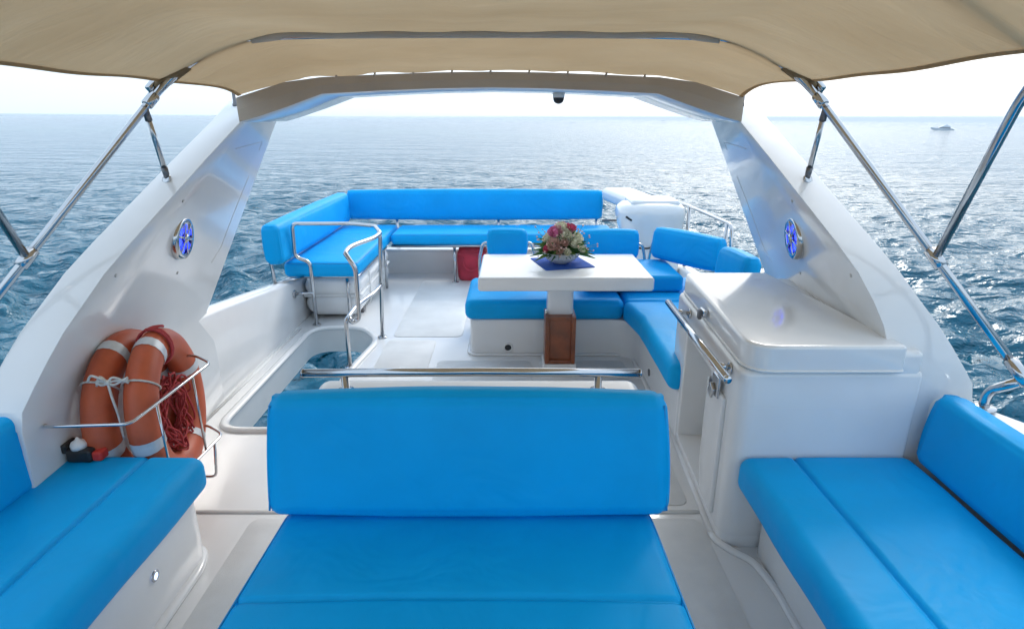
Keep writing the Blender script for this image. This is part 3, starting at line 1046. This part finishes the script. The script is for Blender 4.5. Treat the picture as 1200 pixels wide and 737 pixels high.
t = thing('signal_light', 'small black and red signal light with white cap behind the left bench', 'light', (-1.72, 2.08, 0.455))
build('holder', *rounded((0.10, 0.07, 0.055), 0.012, T(-1.705, 2.085, 0.484), n=(2, 2, 2)), BLACK, t)
build('cap', *lathe([(0.028, 0), (0.030, 0.016), (0.024, 0.028), (0.010, 0.036), (0.005, 0.046), (0.001, 0.048)], T(-1.712, 2.08, 0.509), 18), WHITEP, t)
build('red_band', *rounded((0.04, 0.05, 0.04), 0.01, T(-1.640, 2.085, 0.478), n=(1, 1, 1)), REDP, t)
build('clip', *rounded((0.022, 0.07, 0.04), 0.008, T(-1.755, 2.085, 0.515), n=(1, 1, 1)), BLACK, t)

# ================================================================== STAIR GUARD RAIL
def stair_rail():
    t = thing('stair_guard_rail', 'curved stainless guard rail around the stairwell', 'rail', (-1.2, 4.6, 0))
    P = [(-1.73, 5.0, 0.0), (-1.73, 5.0, 0.57), (-1.85, 4.99, 0.62), (-1.84, 4.98, 0.905), (-1.35, 4.98, 0.905), (-1.13, 4.90, 0.90), (-1.045, 4.69, 0.885), (-1.085, 4.69, 0.0)]
    build('rail', *tube(fillet(P, 0.045, 6), 0.0165, 12), CHROME, t)
    P = catmull([(-1.045, 4.69, 0.878), (-1.06, 4.48, 0.878), (-1.15, 4.22, 0.872), (-1.165, 4.09, 0.85)], 6)
    P = P[:-1] + fillet([P[-1], (-1.10, 4.09, 0.74), (-1.105, 4.09, 0.365), (-1.15, 4.075, 0.34), (-1.175, 4.06, 0.39)], 0.035, 6)
    build('rail', *tube(P, 0.0165, 12), CHROME, t)
    P = catmull([(-1.065, 4.69, 0.457), (-1.08, 4.5, 0.445), (-1.15, 4.26, 0.42), (-1.175, 4.06, 0.39)], 6)
    P = P[:-1] + fillet([P[-1], (-1.185, 4.03, 0.37), (-1.19, 4.05, 0.02)], 0.03, 5)
    build('lower_rail', *tube(P, 0.0155, 12), CHROME, t)
    for p in ((-1.73, 5.0), (-1.085, 4.69), (-1.19, 4.05)):
        build('foot_flange', *disc(T(p[0], p[1], 0.002), 0.036, 0.010), CHROME, t)
stair_rail()

# ================================================================== AFT LEFT BENCH + AFT BENCH
def left_aft_bench():
    t = thing('left_aft_bench', 'blue cushioned bench over the raft canister on the left, aft of the stairwell', 'bench', (-1.65, 5.7, 0))
    cushion('seat_cushion', -1.97, -1.325, 5.00, 6.93, 0.432, 0.568, t, r=0.045, puff=0.012, seams=((1, 0.34, 0.006, 0.008),), seed=21, n=(10, 16, 3))
    M = T(-1.945, 5.86, 0.765)
    V, F = rounded((0.15, 2.20, 0.33), 0.05, M, n=(2, 18, 7), k=4, puff_all=0.012, wrinkle=0.0012, seed=22, warp=lambda p: (p.x - 0.03 * (p.z + 0.17), p.y, p.z))
    build('backrest', V, F, BLUE, t)
    P = fillet([(-1.94, 5.05, 0.43), (-1.345, 5.05, 0.43), (-1.345, 6.28, 0.43)], 0.05)
    build('seat_frame', *tube(P, 0.014, 10), CHROME, t)
    for (x, y) in ((-1.46, 5.12), (-1.345, 6.2)):
        build('leg', *tube([(x, y, 0.0), (x, y, 0.43)], 0.0135, 10), CHROME, t)
    P = fillet([(-1.97, 4.80, 0.42), (-2.0, 4.79, 0.90), (-2.0, 4.95, 0.90)], 0.04)
    build('back_post', *tube(P, 0.0145, 10), CHROME, t)
    build('back_post', *tube([(-1.97, 5.7, 0.35), (-1.99, 5.7, 0.75)], 0.0135, 10), CHROME, t)
    build('back_post', *tube([(-1.97, 6.5, 0.3), (-1.99, 6.5, 0.75)], 0.0135, 10), CHROME, t)
    build('brace', *tube([(-1.96, 4.82, 0.435), (-1.80, 5.0, 0.44)], 0.013, 10), CHROME, t)
    b = build('side_brace', *tube([(-1.88, 4.96, 0.30), (-1.73, 4.99, 0.30)], 0.0125, 10), CHROME, t)
    build('flange', *disc(T(-1.884, 4.96, 0.30) @ align((1, 0, 0)), 0.035, 0.012), CHROME, b)
left_aft_bench()

def aft_bench():
    t = thing('aft_bench', 'long blue cushioned bench across the aft end of the deck', 'bench', (-0.2, 6.7, 0))
    cushion('seat_cushion', -1.30, 1.12, 6.32, 6.93, 0.445, 0.565, t, r=0.045, puff=0.01, seams=((0, 0.15, 0.006, 0.008),), seed=31, n=(20, 8, 3))
    V, F = rounded((2.98, 0.12, 0.335), 0.045, T(-0.435, 7.08, 0.775) @ RX(R(-3)), n=(26, 2, 7), k=4, puff_all=0.012, wrinkle=0.0012, seed=32)
    build('backrest', V, F, BLUE, t)
    build('seat_tray', *rounded((2.36, 0.5, 0.035), 0.012, T(-0.1, 6.66, 0.424), n=(4, 2, 1)), GEL, t)
    build('front_rail', *tube([(-1.3, 6.36, 0.432), (1.1, 6.36, 0.432)], 0.014, 10), CHROME, t)
    for x in (-0.63, 0.62):
        l = build('leg', *tube([(x, 6.44, 0.0), (x, 6.44, 0.43)], 0.0165, 10), CHROME, t)
        build('foot_flange', *disc(T(x, 6.44, 0.002), 0.038, 0.010), CHROME, l)
    for x in (-1.36, -0.16, 1.0):
        build('back_post', *tube([(x, 7.07, 0.2), (x, 7.07, 0.65)], 0.0165, 10), CHROME, t)
aft_bench()

def raft():
    t = thing('liferaft_canister', 'white fibreglass liferaft canister under the left aft bench', 'canister', (-1.61, 5.8, 0))
    def barrel(p): return (p.x * (1 - 0.05 * abs(p.z) / 0.1), p.y * (1 - 0.02 * abs(p.z) / 0.1), p.z)
    V, F = rounded((0.52, 1.36, 0.215), 0.10, T(-1.615, 5.82, 0.135), n=(4, 8, 2), k=5, warp=lambda p: (p.x * (1 - 0.10 * max(0, -p.z) / 0.1), p.y, p.z))
    build('lower_shell', V, F, GEL, t)
    V, F = rounded((0.52, 1.36, 0.215), 0.10, T(-1.615, 5.82, 0.315), n=(4, 8, 2), k=5, warp=lambda p: (p.x * (1 - 0.10 * max(0, p.z) / 0.1), p.y, p.z))
    build('upper_shell', V, F, GEL, t)
    V, F = rounded((0.525, 1.325, 0.03), 0.012, T(-1.615, 5.82, 0.225), n=(4, 8, 1), k=3)
    build('rim', V, F, GEL, t)
    for y in (5.5, 6.15):
        P = rect_loop(-1.615 - 0.262, -1.615 + 0.262, 0.03, 0.425, 0, 0.09, 6)
        P = [Vector((p.x, y, p.y)) for p in P]
        build('strap', *tube(P, 0.006, 6, closed=True), WHITEP, t)
    for y in (5.4, 6.2):
        build('cradle', *rounded((0.44, 0.08, 0.05), 0.01, T(-1.615, y, 0.026), n=(1, 1, 1)), STEELD, t)
raft()

# red bag
def bag():
    t = thing('cool_bag', 'soft red carry bag on the deck under the aft bench', 'bag', (-0.42, 6.62, 0))
    V, F = rounded((0.30, 0.26, 0.36), 0.05, T(-0.45, 6.62, 0.182), n=(6, 6, 6), k=3, puff_all=0.015, wrinkle=0.007, seed=4)
    build('body', V, F, REDF, t)
    V, F = rounded((0.32, 0.28, 0.05), 0.02, T(-0.45, 6.615, 0.315), n=(5, 5, 1), k=3, wrinkle=0.005, seed=6)
    build('lid_flap', V, F, REDF, t)
    P = catmull([(-0.54, 6.475, 0.28), (-0.53, 6.455, 0.18), (-0.45, 6.45, 0.13), (-0.37, 6.455, 0.18), (-0.36, 6.475, 0.28)], 6)
    build('handle', *tube(P, 0.010, 8), REDF, t)
bag()

# ================================================================== SETTEE
def settee():
    t = thing('corner_settee', 'blue L-shaped settee on a white base around the table', 'settee', (0.6, 4.6, 0))
    poly = [(-0.32, 4.30), (0.93, 4.30), (0.93, 3.02), (1.61, 3.02), (1.61, 5.06), (-0.32, 5.06)]
    build('base', *prism(round_poly(poly, [0.04, 0.22, 0.03, 0.02, 0.02, 0.04], 10), 0.0, 0.292, 0.012), GEL, t, angle=40)
    build('toe_moulding', *tube(fillet([(-0.335, 5.0, 0.01), (-0.335, 4.285, 0.01), (0.92, 4.285, 0.01), (0.915, 3.1, 0.01)], 0.09, 8), 0.016, 8, flat=0.7), GEL, t)
    # seats
    cushion('seat_cushion', -0.355, 0.845, 4.255, 4.97, 0.294, 0.452, t, r=0.055, puff=0.01, seed=41, n=(14, 8, 3), piping=False)
    def wa(p):
        k = (p.y + 0.62) / 1.24
        return (p.x + (0.0 if p.x > 0 else -0.05 * max(0, k - 0.7) / 0.3), p.y, p.z)
    cushion('seat_cushion', 0.872, 1.58, 3.03, 4.27, 0.294, 0.452, t, r=0.05, puff=0.012, seed=42, n=(8, 14, 3), piping=False, warp=wa)
    cushion('seat_cushion', 0.56, 1.33, 4.46, 5.06, 0.458, 0.590, t, r=0.035, puff=0.01, seed=43, n=(8, 6, 3), piping=False)
    cushion('seat_cushion', 0.85, 1.58, 4.275, 4.97, 0.294, 0.450, t, r=0.04, puff=0.008, seed=44, n=(8, 6, 3), piping=False)
    # drain/vent in the base
    v = build('vent_ring', *lathe([(0.038, 0), (0.038, 0.006), (0.026, 0.010), (0.025, 0.001)], T(-0.03, 4.299, 0.065) @ align((0, -1, 0)), 22, False), WHITEP, t)
    build('vent_hole', *lathe([(0.0255, 0.003), (0.012, 0.0035), (0.001, 0.0036)], T(-0.03, 4.299, 0.065) @ align((0, -1, 0)), 18), BLACK, v)
    v = build('vent_ring', *lathe([(0.024, 0), (0.024, 0.006), (0.016, 0.008)], T(0.93, 3.72, 0.11) @ align((-1, 0, 0)), 18), STEELD, t)
    # separate backrests on bent tubes
    def back(cx, cy, cz, L, H, th, yaw, seed, lean=-6):
        M = T(cx, cy, cz) @ RZ(yaw) @ RX(R(lean))
        V, F = rounded((L, th, H), min(0.045, th * 0.45), M, n=(8, 2, 5), k=4, puff_all=0.010, wrinkle=0.0015, seed=seed)
        b = build('backrest', V, F, BLUE, t)
        for s in (-1, 1):
            P = [M @ Vector(p) for p in ((s * (L / 2 - 0.02), 0.02, 0.0), (s * (L / 2 + 0.045), 0.02, -0.005), (s * (L / 2 + 0.075), 0.03, -H * 0.6), (s * (L / 2 + 0.07), 0.05, -(cz - 0.30)))]
            build('back_tube', *tube(fillet(P, 0.05, 6), 0.0135, 10), CHROME, b)
        return b
    back(-0.04, 5.02, 0.735, 0.33, 0.23, 0.09, 0, 51)
    back(0.83, 5.02, 0.725, 0.48, 0.24, 0.09, 0, 52)
    back(1.43, 4.80, 0.735, 0.66, 0.26, 0.13, R(-54), 53)
    back(1.57, 4.06, 0.745, 0.40, 0.24, 0.13, R(-82), 54)
settee()

# ================================================================== TABLE
def table():
    t = thing('dining_table', 'white rectangular table on a wood-cased pedestal', 'table', (0.34, 4.15, 0))
    V, F = rounded((1.165, 0.73, 0.096), 0.022, T(0.357, 4.16, 0.702), n=(6, 4, 1), k=4)
    build('table_top', V, F, GEL, t)
    build('pedestal', *rounded((0.185, 0.16, 0.30), 0.03, T(0.345, 4.13, 0.53), n=(1, 1, 2)), GEL, t)
    c = build('wood_casing', *rounded((0.218, 0.19, 0.36), 0.006, T(0.345, 4.10, 0.235), n=(1, 1, 2), k=2), WOOD, t)
    y = 3.997
    for (cx, cz, sx, sz) in ((0.252, 0.235, 0.030, 0.356), (0.438, 0.235, 0.030, 0.356), (0.345, 0.398, 0.155, 0.030), (0.345, 0.072, 0.155, 0.030)):
        build('casing_frame', *rounded((sx, 0.022, sz), 0.003, T(cx, y, cz), n=(1, 1, 1), k=2), WOOD, c)
    build('plinth', *rounded((0.24, 0.21, 0.05), 0.01, T(0.345, 4.10, 0.03), n=(1, 1, 1)), GEL, t)
    build('bracket', *rounded((0.02, 0.03, 0.03), 0.004, T(0.243, 4.05, 0.43), n=(1, 1, 1), k=2), CHROME, t)
table()

Z = 0.7505
q = [(0.234, 3.985), (0.585, 4.085), (0.49, 4.43), (0.135, 4.36)]
o = build('placemat', *prism(round_poly(q, 0.012), Z, Z + 0.004, 0.001, 1), BLUED, org=(0.36, 4.2, Z), angle=40)
tag(o, 'dark blue cloth placemat under the flower bowl on the table', 'placemat')

def rose(c, r, m, parent, tilt, seed):
    g = random.Random(seed)
    mb = MB()
    M0 = T(*c) @ align(tilt)
    for ring, (cnt, rad, hgt, op) in enumerate(((3, 0.30, 0.72, -0.2), (4, 0.55, 0.68, -0.1), (5, 0.82, 0.58, 0.1), (6, 1.0, 0.40, 0.4))):
        for k in range(cnt):
            a = 2 * math.pi * k / cnt + ring * 0.7 + g.uniform(-0.1, 0.1)
            wd = 2.6 * 2 / cnt + 0.5
            V, F = [], []
            nu, nv = 5, 4
            for j in range(nv + 1):
                tt = j / nv
                rr = r * rad * (0.25 + 0.75 * math.sin(tt * math.pi / 2)) + r * op * 0.25 * max(0, tt - 0.7)
                zz_ = r * (-0.45 + (0.45 + hgt) * tt) - r * op * 0.3 * max(0, tt - 0.75)
                for i in range(nu + 1):
                    s = (i / nu - 0.5)
                    aa = a + s * wd * (0.6 + 0.4 * math.sin(math.pi * min(1, tt + 0.25)))
                    q_ = 1 - 0.25 * (2 * s) ** 2 * tt
                    V.append(M0 @ Vector((rr * math.cos(aa), rr * math.sin(aa), zz_ * q_)))
            for j in range(nv):
                for i in range(nu):
                    b = j * (nu + 1) + i
                    F.append((b, b + 1, b + nu + 2, b + nu + 1))
            mb.add(V, F)
    mb.add(*lathe([(r * 0.08, -r * 0.5), (r * 0.30, -r * 0.3), (r * 0.22, r * 0.5), (r * 0.02, r * 0.6)], M0, 8))
    return mb.build('rose', m, parent)

def bouquet():
    C = Vector((0.352, 4.205, 0.7555))
    t = thing('flower_bowl', 'woven white bowl of pink, red and cream roses on the table', 'flowers', C)
    prof = [(r * 1.12, z * 1.1) for (r, z) in ((0.045, 0.0), (0.05, 0.004), (0.085, 0.022), (0.112, 0.048), (0.125, 0.078), (0.129, 0.080), (0.122, 0.076), (0.10, 0.045), (0.05, 0.02))]
    V, F = [], []
    seg = 40
    for (r, z) in prof:
        for k in range(seg):
            a = 2 * math.pi * k / seg
            rr = r * (1 + (0.012 * math.sin(a * 20 + z * 150) if z > 0.01 else 0))
            V.append(C + Vector((rr * math.cos(a), rr * math.sin(a), z)))
    for i in range(len(prof) - 1):
        for k in range(seg):
            F.append((i * seg + k, i * seg + (k + 1) % seg, (i + 1) * seg + (k + 1) % seg, (i + 1) * seg + k))
    F.append(tuple(range(seg)))
    build('bowl', V, F, BASKET, t)
    K = 1.22
    g = random.Random(9)
    spec = [((-0.040, -0.060, 0.205), 0.042, PINK), ((0.005, -0.070, 0.190), 0.042, CREAM), ((0.062, -0.085, 0.150), 0.042, CREAM),
            ((0.050, -0.020, 0.225), 0.034, REDR), ((-0.050, -0.095, 0.135), 0.038, PEACH), ((0.105, -0.070, 0.110), 0.028, CREAM),
            ((-0.020, -0.110, 0.105), 0.024, PEACH), ((-0.075, -0.03, 0.165), 0.036, CREAM), ((0.0, 0.03, 0.225), 0.04, PINK),
            ((0.09, 0.0, 0.165), 0.038, CREAM), ((-0.02, 0.08, 0.19), 0.038, REDR), ((0.025, -0.120, 0.095), 0.020, CREAM), ((0.06, 0.08, 0.17), 0.036, PINK)]
    spec += [((0.03, -0.035, 0.215), 0.030, CREAM), ((-0.005, -0.03, 0.235), 0.034, CREAM), ((0.085, -0.05, 0.175), 0.026, CREAM), ((-0.085, -0.07, 0.105), 0.024, REDR), ((0.01, -0.10, 0.150), 0.024, PEACH)]
    for i, (p, r, m) in enumerate(spec):
        v = Vector((p[0] * K, p[1] * K, p[2] * 1.12))
        rose(C + v, r * 1.32, m, t, Vector((v.x, v.y - 0.02, v.z * 0.7)).normalized(), i)
    # leaves and grass blades: hundreds of small faces
    for m, cnt, nm in ((LEAF, 420, 'foliage'), (LEAFL, 240, 'light_foliage')):
        mb = MB()
        for k in range(cnt):
            a = g.uniform(0, 6.28); el = g.uniform(0.05, 1.2)
            d = Vector((math.cos(a) * math.cos(el), math.sin(a) * math.cos(el), math.sin(el)))
            st = C + Vector((0, 0, 0.07)) + Vector((d.x * 0.09, d.y * 0.09, d.z * 0.07)) * g.uniform(0.3, 1)
            L = g.uniform(0.05, 0.105) if g.random() < 0.82 else g.uniform(0.12, 0.20)
            wd = g.uniform(0.006, 0.016) if L < 0.1 else 0.004
            sd = d.cross(Vector((0, 0, 1))).normalized() if abs(d.z) < 0.98 else Vector((1, 0, 0))
            tw = g.uniform(-1, 1)
            sd = (sd + d.cross(sd) * tw).normalized()
            p1 = st + d * L * 0.5; p2 = st + d * L + Vector((0, 0, -0.25 * L))
            mb.add([st, p1 + sd * wd, p2, p1 - sd * wd], [(0, 1, 2), (0, 2, 3)])
        o = mb.build(nm, m, t, smooth=False)
        o['kind'] = 'stuff'
    # tiny sprays
    mb, ms = MB(), MB()
    for k in range(46):
        a = g.uniform(0, 6.28); el = g.uniform(-0.05, 1.0)
        d = Vector((math.cos(a) * math.cos(el), math.sin(a) * math.cos(el), math.sin(el)))
        e = C + Vector((0, 0, 0.08)) + Vector((d.x * 0.25, d.y * 0.25, d.z * 0.22)) * g.uniform(0.75, 1.1)
        e.z = max(e.z, C.z + 0.012)
        mb.add(*lathe([(0.002, -0.006), (0.007, 0), (0.002, 0.006)], T(*e), 6))
        ms.add(*tube([C + Vector((d.x * 0.08, d.y * 0.08, 0.09)), e], 0.0012, 4))
    mb.build('small_blossoms', PEACH, t)['kind'] = 'stuff'
    ms.build('sprigs', LEAF, t)['kind'] = 'stuff'
bouquet()

# ================================================================== WHITE LOCKER (right console)
def locker():
    t = thing('deck_locker', 'white moulded deck locker with a lift-up lid on the right', 'locker', (1.2, 2.65, 0))
    # body with an open bay in its inboard face: outline in plan, in three stacked layers
    NL, NR, FR, FL = (0.885, 2.125), (1.60, 2.125), (1.60, 3.26), (0.945, 3.26)
    def face_x(y): return 0.885 + (y - 2.125) / 1.135 * 0.06
    bay0, bay1, dep = 2.50, 2.98, 0.24
    full = round_poly([NL, NR, FR, FL], [0.075, 0.02, 0.02, 0.04], 6)
    bay = round_poly([NL, NR, FR, FL, (face_x(bay1), bay1), (face_x(bay1) + dep, bay1), (face_x(bay0) + dep, bay0), (face_x(bay0), bay0)],
                     [0.075, 0.02, 0.02, 0.04, 0.012, 0.02, 0.02, 0.012], 6)
    mb = MB()
    mb.add(*prism(full, 0.0, 0.055, 0.004, 2))
    mb.add(*prism(bay, 0.055, 0.66, 0.0005, 1))
    mb.add(*prism(full, 0.66, 0.815, 0.025, 4))
    mb.build('body', GEL, t, angle=40)
    # side shoulder running up to the arch leg
    V, F = rounded((0.155, 1.12, 0.14), 0.025, T(1.515, 2.69, 0.825), n=(1, 4, 1))
    build('shoulder', V, F, GEL, t)
    # door leaf standing just clear of the face, near part of the bay
    M = T(face_x(2.36) - 0.006, 2.365, 0.36) @ RZ(R(-3.0))
    d = build('door', *rounded((0.022, 0.24, 0.56), 0.010, M, n=(1, 3, 4), k=3, warp=lambda p: (p.x, p.y - (0.05 * max(0, (-p.z - 0.12) / 0.16) if p.y > 0 else 0), p.z)), GEL, t)
    # lid
    lid = round_poly([(0.900, 2.105), (1.505, 2.105), (1.42, 3.245), (0.962, 3.245)], [0.12, 0.025, 0.03, 0.06], 8)
    l = build('lid', *prism(lid, 0.825, 0.928, 0.015, 5), GELS, t, angle=50)
    rim = [Vector((p[0], p[1], 0.825)) for p in lid]
    build('lid_gasket', *tube(rim, 0.006, 6, closed=True), WHITEP, l)
    # grab rail
    r = build('grab_rail', *tube([(0.822, 2.085, 0.800), (0.845, 3.09, 0.800)], 0.0175, 14), CHROME, t)
    for y in (2.24, 2.95):
        build('rail_post', *tube([(face_x(y) + 0.01, y, 0.78), (0.83, y, 0.798)], 0.0115, 10), CHROME, r)
        build('post_flange', *disc(T(face_x(y) - 0.002, y, 0.78) @ align((-1, 0, 0)), 0.026, 0.008), CHROME, r)
    build('end_cap', *tube([(0.8221, 2.089, 0.8), (0.8219, 2.080, 0.8)], [0.019, 0.015], 14), CHROME, r)
    # slam latch below the rail
    la = build('latch', *rounded((0.016, 0.075, 0.10), 0.007, T(face_x(2.33) - 0.022, 2.33, 0.665), n=(1, 1, 2), k=3), CHROME, t)
    build('latch_lever', *rounded((0.016, 0.05, 0.055), 0.007, T(face_x(2.33) - 0.036, 2.345, 0.635) @ RX(0.4), n=(1, 1, 1), k=3), CHROME, la)
    build('latch_plate', *rounded((0.010, 0.10, 0.05), 0.004, T(face_x(2.37) - 0.018, 2.38, 0.64), n=(1, 1, 1), k=2), STEELD, la)
    # lid catch
    c = build('lid_catch', *rounded((0.02, 0.075, 0.035), 0.006, T(0.918, 2.72, 0.862), n=(1, 1, 1), k=2), CHROME, t)
    build('catch_hook', *rounded((0.018, 0.03, 0.05), 0.006, T(0.904, 2.735, 0.85), n=(1, 1, 1), k=2), STEELD, c)
    build('door_stud', *lathe([(0.012, 0), (0.012, 0.005), (0.006, 0.009)], T(face_x(2.87) - 0.002, 3.05, 0.68) @ align((-1, 0, 0)), 14), CHROME, t)
    # toe moulding
    P = fillet([(0.938, 3.26, 0.0075), (0.91, 2.7, 0.0075), (0.8815, 2.19, 0.0075)], 0.07, 6)
    build('toe_moulding', *tube(P, 0.017, 10, flat=0.8), GEL, t)
locker()

# ================================================================== DAVIT CRANE
def crane():
    t = thing('davit_crane', 'white moulded davit crane standing behind the settee', 'crane', (1.35, 5.85, 0))
    rings = []
    for (z, hw, hd, cx) in ((0.0, 0.20, 0.2, 1.44), (0.42, 0.23, 0.22, 1.42), (0.55, 0.26, 0.23, 1.39), (0.66, 0.29, 0.25, 1.36), (0.80, 0.315, 0.27, 1.345), (0.88, 0.325, 0.285, 1.34), (0.93, 0.31, 0.27, 1.345), (0.96, 0.275, 0.24, 1.35), (0.978, 0.22, 0.19, 1.355), (0.984, 0.12, 0.1, 1.36)):
        ring = []
        for k in range(40):
            a = 2 * math.pi * k / 40
            c, s = math.cos(a), math.sin(a)
            e = 0.62
            ring.append(Vector((cx + hw * math.copysign(abs(c) ** e, c), 5.85 + hd * math.copysign(abs(s) ** e, s), z)))
        rings.append(ring)
    V, F = loft(rings)
    build('column', V, F, GELS, t, angle=60)
    V, F = rounded((0.36, 0.95, 0.15), 0.06, T(1.30, 6.55, 0.90) @ RZ(R(12)) @ RX(R(1.5)), n=(2, 4, 1), k=5)
    build('boom', V, F, GELS, t)
    V, F = rounded((0.46, 0.40, 0.07), 0.034, T(1.36, 5.87, 0.972), n=(2, 2, 1), k=4)
    build('top_cover', V, F, GELS, t)
    build('vent_slot', *rounded((0.07, 0.02, 0.022), 0.008, T(1.10, 5.617, 0.845) @ RZ(R(-20)) @ RY(R(30)), n=(1, 1, 1), k=2), BLACK, t)
    P = catmull([(1.06, 5.62, 0.62), (1.15, 5.56, 0.585), (1.28, 5.57, 0.57), (1.36, 5.64, 0.58)], 6)
    build('hose', *tube(P, 0.010, 8), BLACK, t)
    P = fillet([(1.06, 7.0, 0.60), (1.38, 7.02, 0.60)], 0.02)
    build('hook_bar', *tube(P, 0.014, 8), STEELD, t)
    build('hook_block', *rounded((0.05, 0.05, 0.09), 0.012, T(1.40, 6.98, 0.55), n=(1, 1, 1), k=3), STEELD, t)
crane()

def right_rail():
    t = thing('side_guard_rail', 'stainless guard rail along the right edge beside the crane', 'rail', (1.7, 5.6, 0.4))
    P = fillet([(1.36, 7.05, 0.915), (1.55, 7.0, 0.925), (1.69, 5.75, 0.945), (1.72, 4.66, 0.95), (1.72, 4.62, 0.80), (1.72, 4.62, 0.45)], 0.07, 6)
    build('top_rail', *tube(P, 0.0145, 10), CHROME, t)
    for (x, y) in ((1.69, 5.72), (1.712, 4.74)):
        p = build('post', *tube([(x, y, 0.36), (x, y, 0.95)], 0.017, 10), CHROME, t)
        build('foot_flange', *disc(T(x, y, 0.40), 0.036, 0.01), CHROME, p)
right_rail()

# ================================================================== DISTANT BOATS
def boat(x, y, L, yaw, label):
    zs = SEA_Z - math.tan(HEEL) * x
    t = thing('distant_motor_yacht', label, 'boat', (x, y, zs), 'boats on the horizon')
    M = T(x, y, zs) @ RZ(yaw) @ Matrix.Scale(L, 4)
    # local: bow towards -X, unit length
    rings = []
    for (px, hb, zt, zb) in ((-0.5, 0.004, 0.125, 0.085), (-0.40, 0.07, 0.115, 0.02), (-0.2, 0.13, 0.10, -0.03), (0.1, 0.145, 0.085, -0.04), (0.38, 0.14, 0.08, -0.04), (0.44, 0.135, 0.05, -0.03), (0.5, 0.13, 0.035, -0.02)):
        rings.append([M @ Vector(p) for p in ((px, -hb, zt), (px, -hb * 0.8, zb), (px, hb * 0.8, zb), (px, hb, zt))])
    build('hull', *loft(rings), YACHTW, t, angle=40)
    def block(name, x0, x1, z0, z1, wd, rake, m):
        V = [M @ Vector(p) for p in ((x0, -wd, z0), (x1, -wd, z0), (x1, wd, z0), (x0, wd, z0), (x0 + rake, -wd * 0.85, z1), (x1 - rake * 0.2, -wd * 0.85, z1), (x1 - rake * 0.2, wd * 0.85, z1), (x0 + rake, wd * 0.85, z1))]
        build(name, V, [(0, 3, 2, 1), (4, 5, 6, 7), (0, 1, 5, 4), (1, 2, 6, 5), (2, 3, 7, 6), (3, 0, 4, 7)], m, t, smooth=False)
    block('cabin_window', -0.22, 0.33, 0.08, 0.155, 0.115, 0.12, YACHTG)
    block('cabin_roof', -0.10, 0.36, 0.155, 0.175, 0.115, 0.03, YACHTW)
    block('flybridge', -0.04, 0.30, 0.175, 0.215, 0.09, 0.08, YACHTW)
    block('radar_mast', 0.16, 0.20, 0.215, 0.27, 0.05, 0.02, YACHTW)
boat(275, 400, 13.0, R(-14), 'small blue-white motor yacht on the right horizon')
boat(330, 1370, 9.0, R(10), 'tiny boat speck on the horizon beside the arch beam')
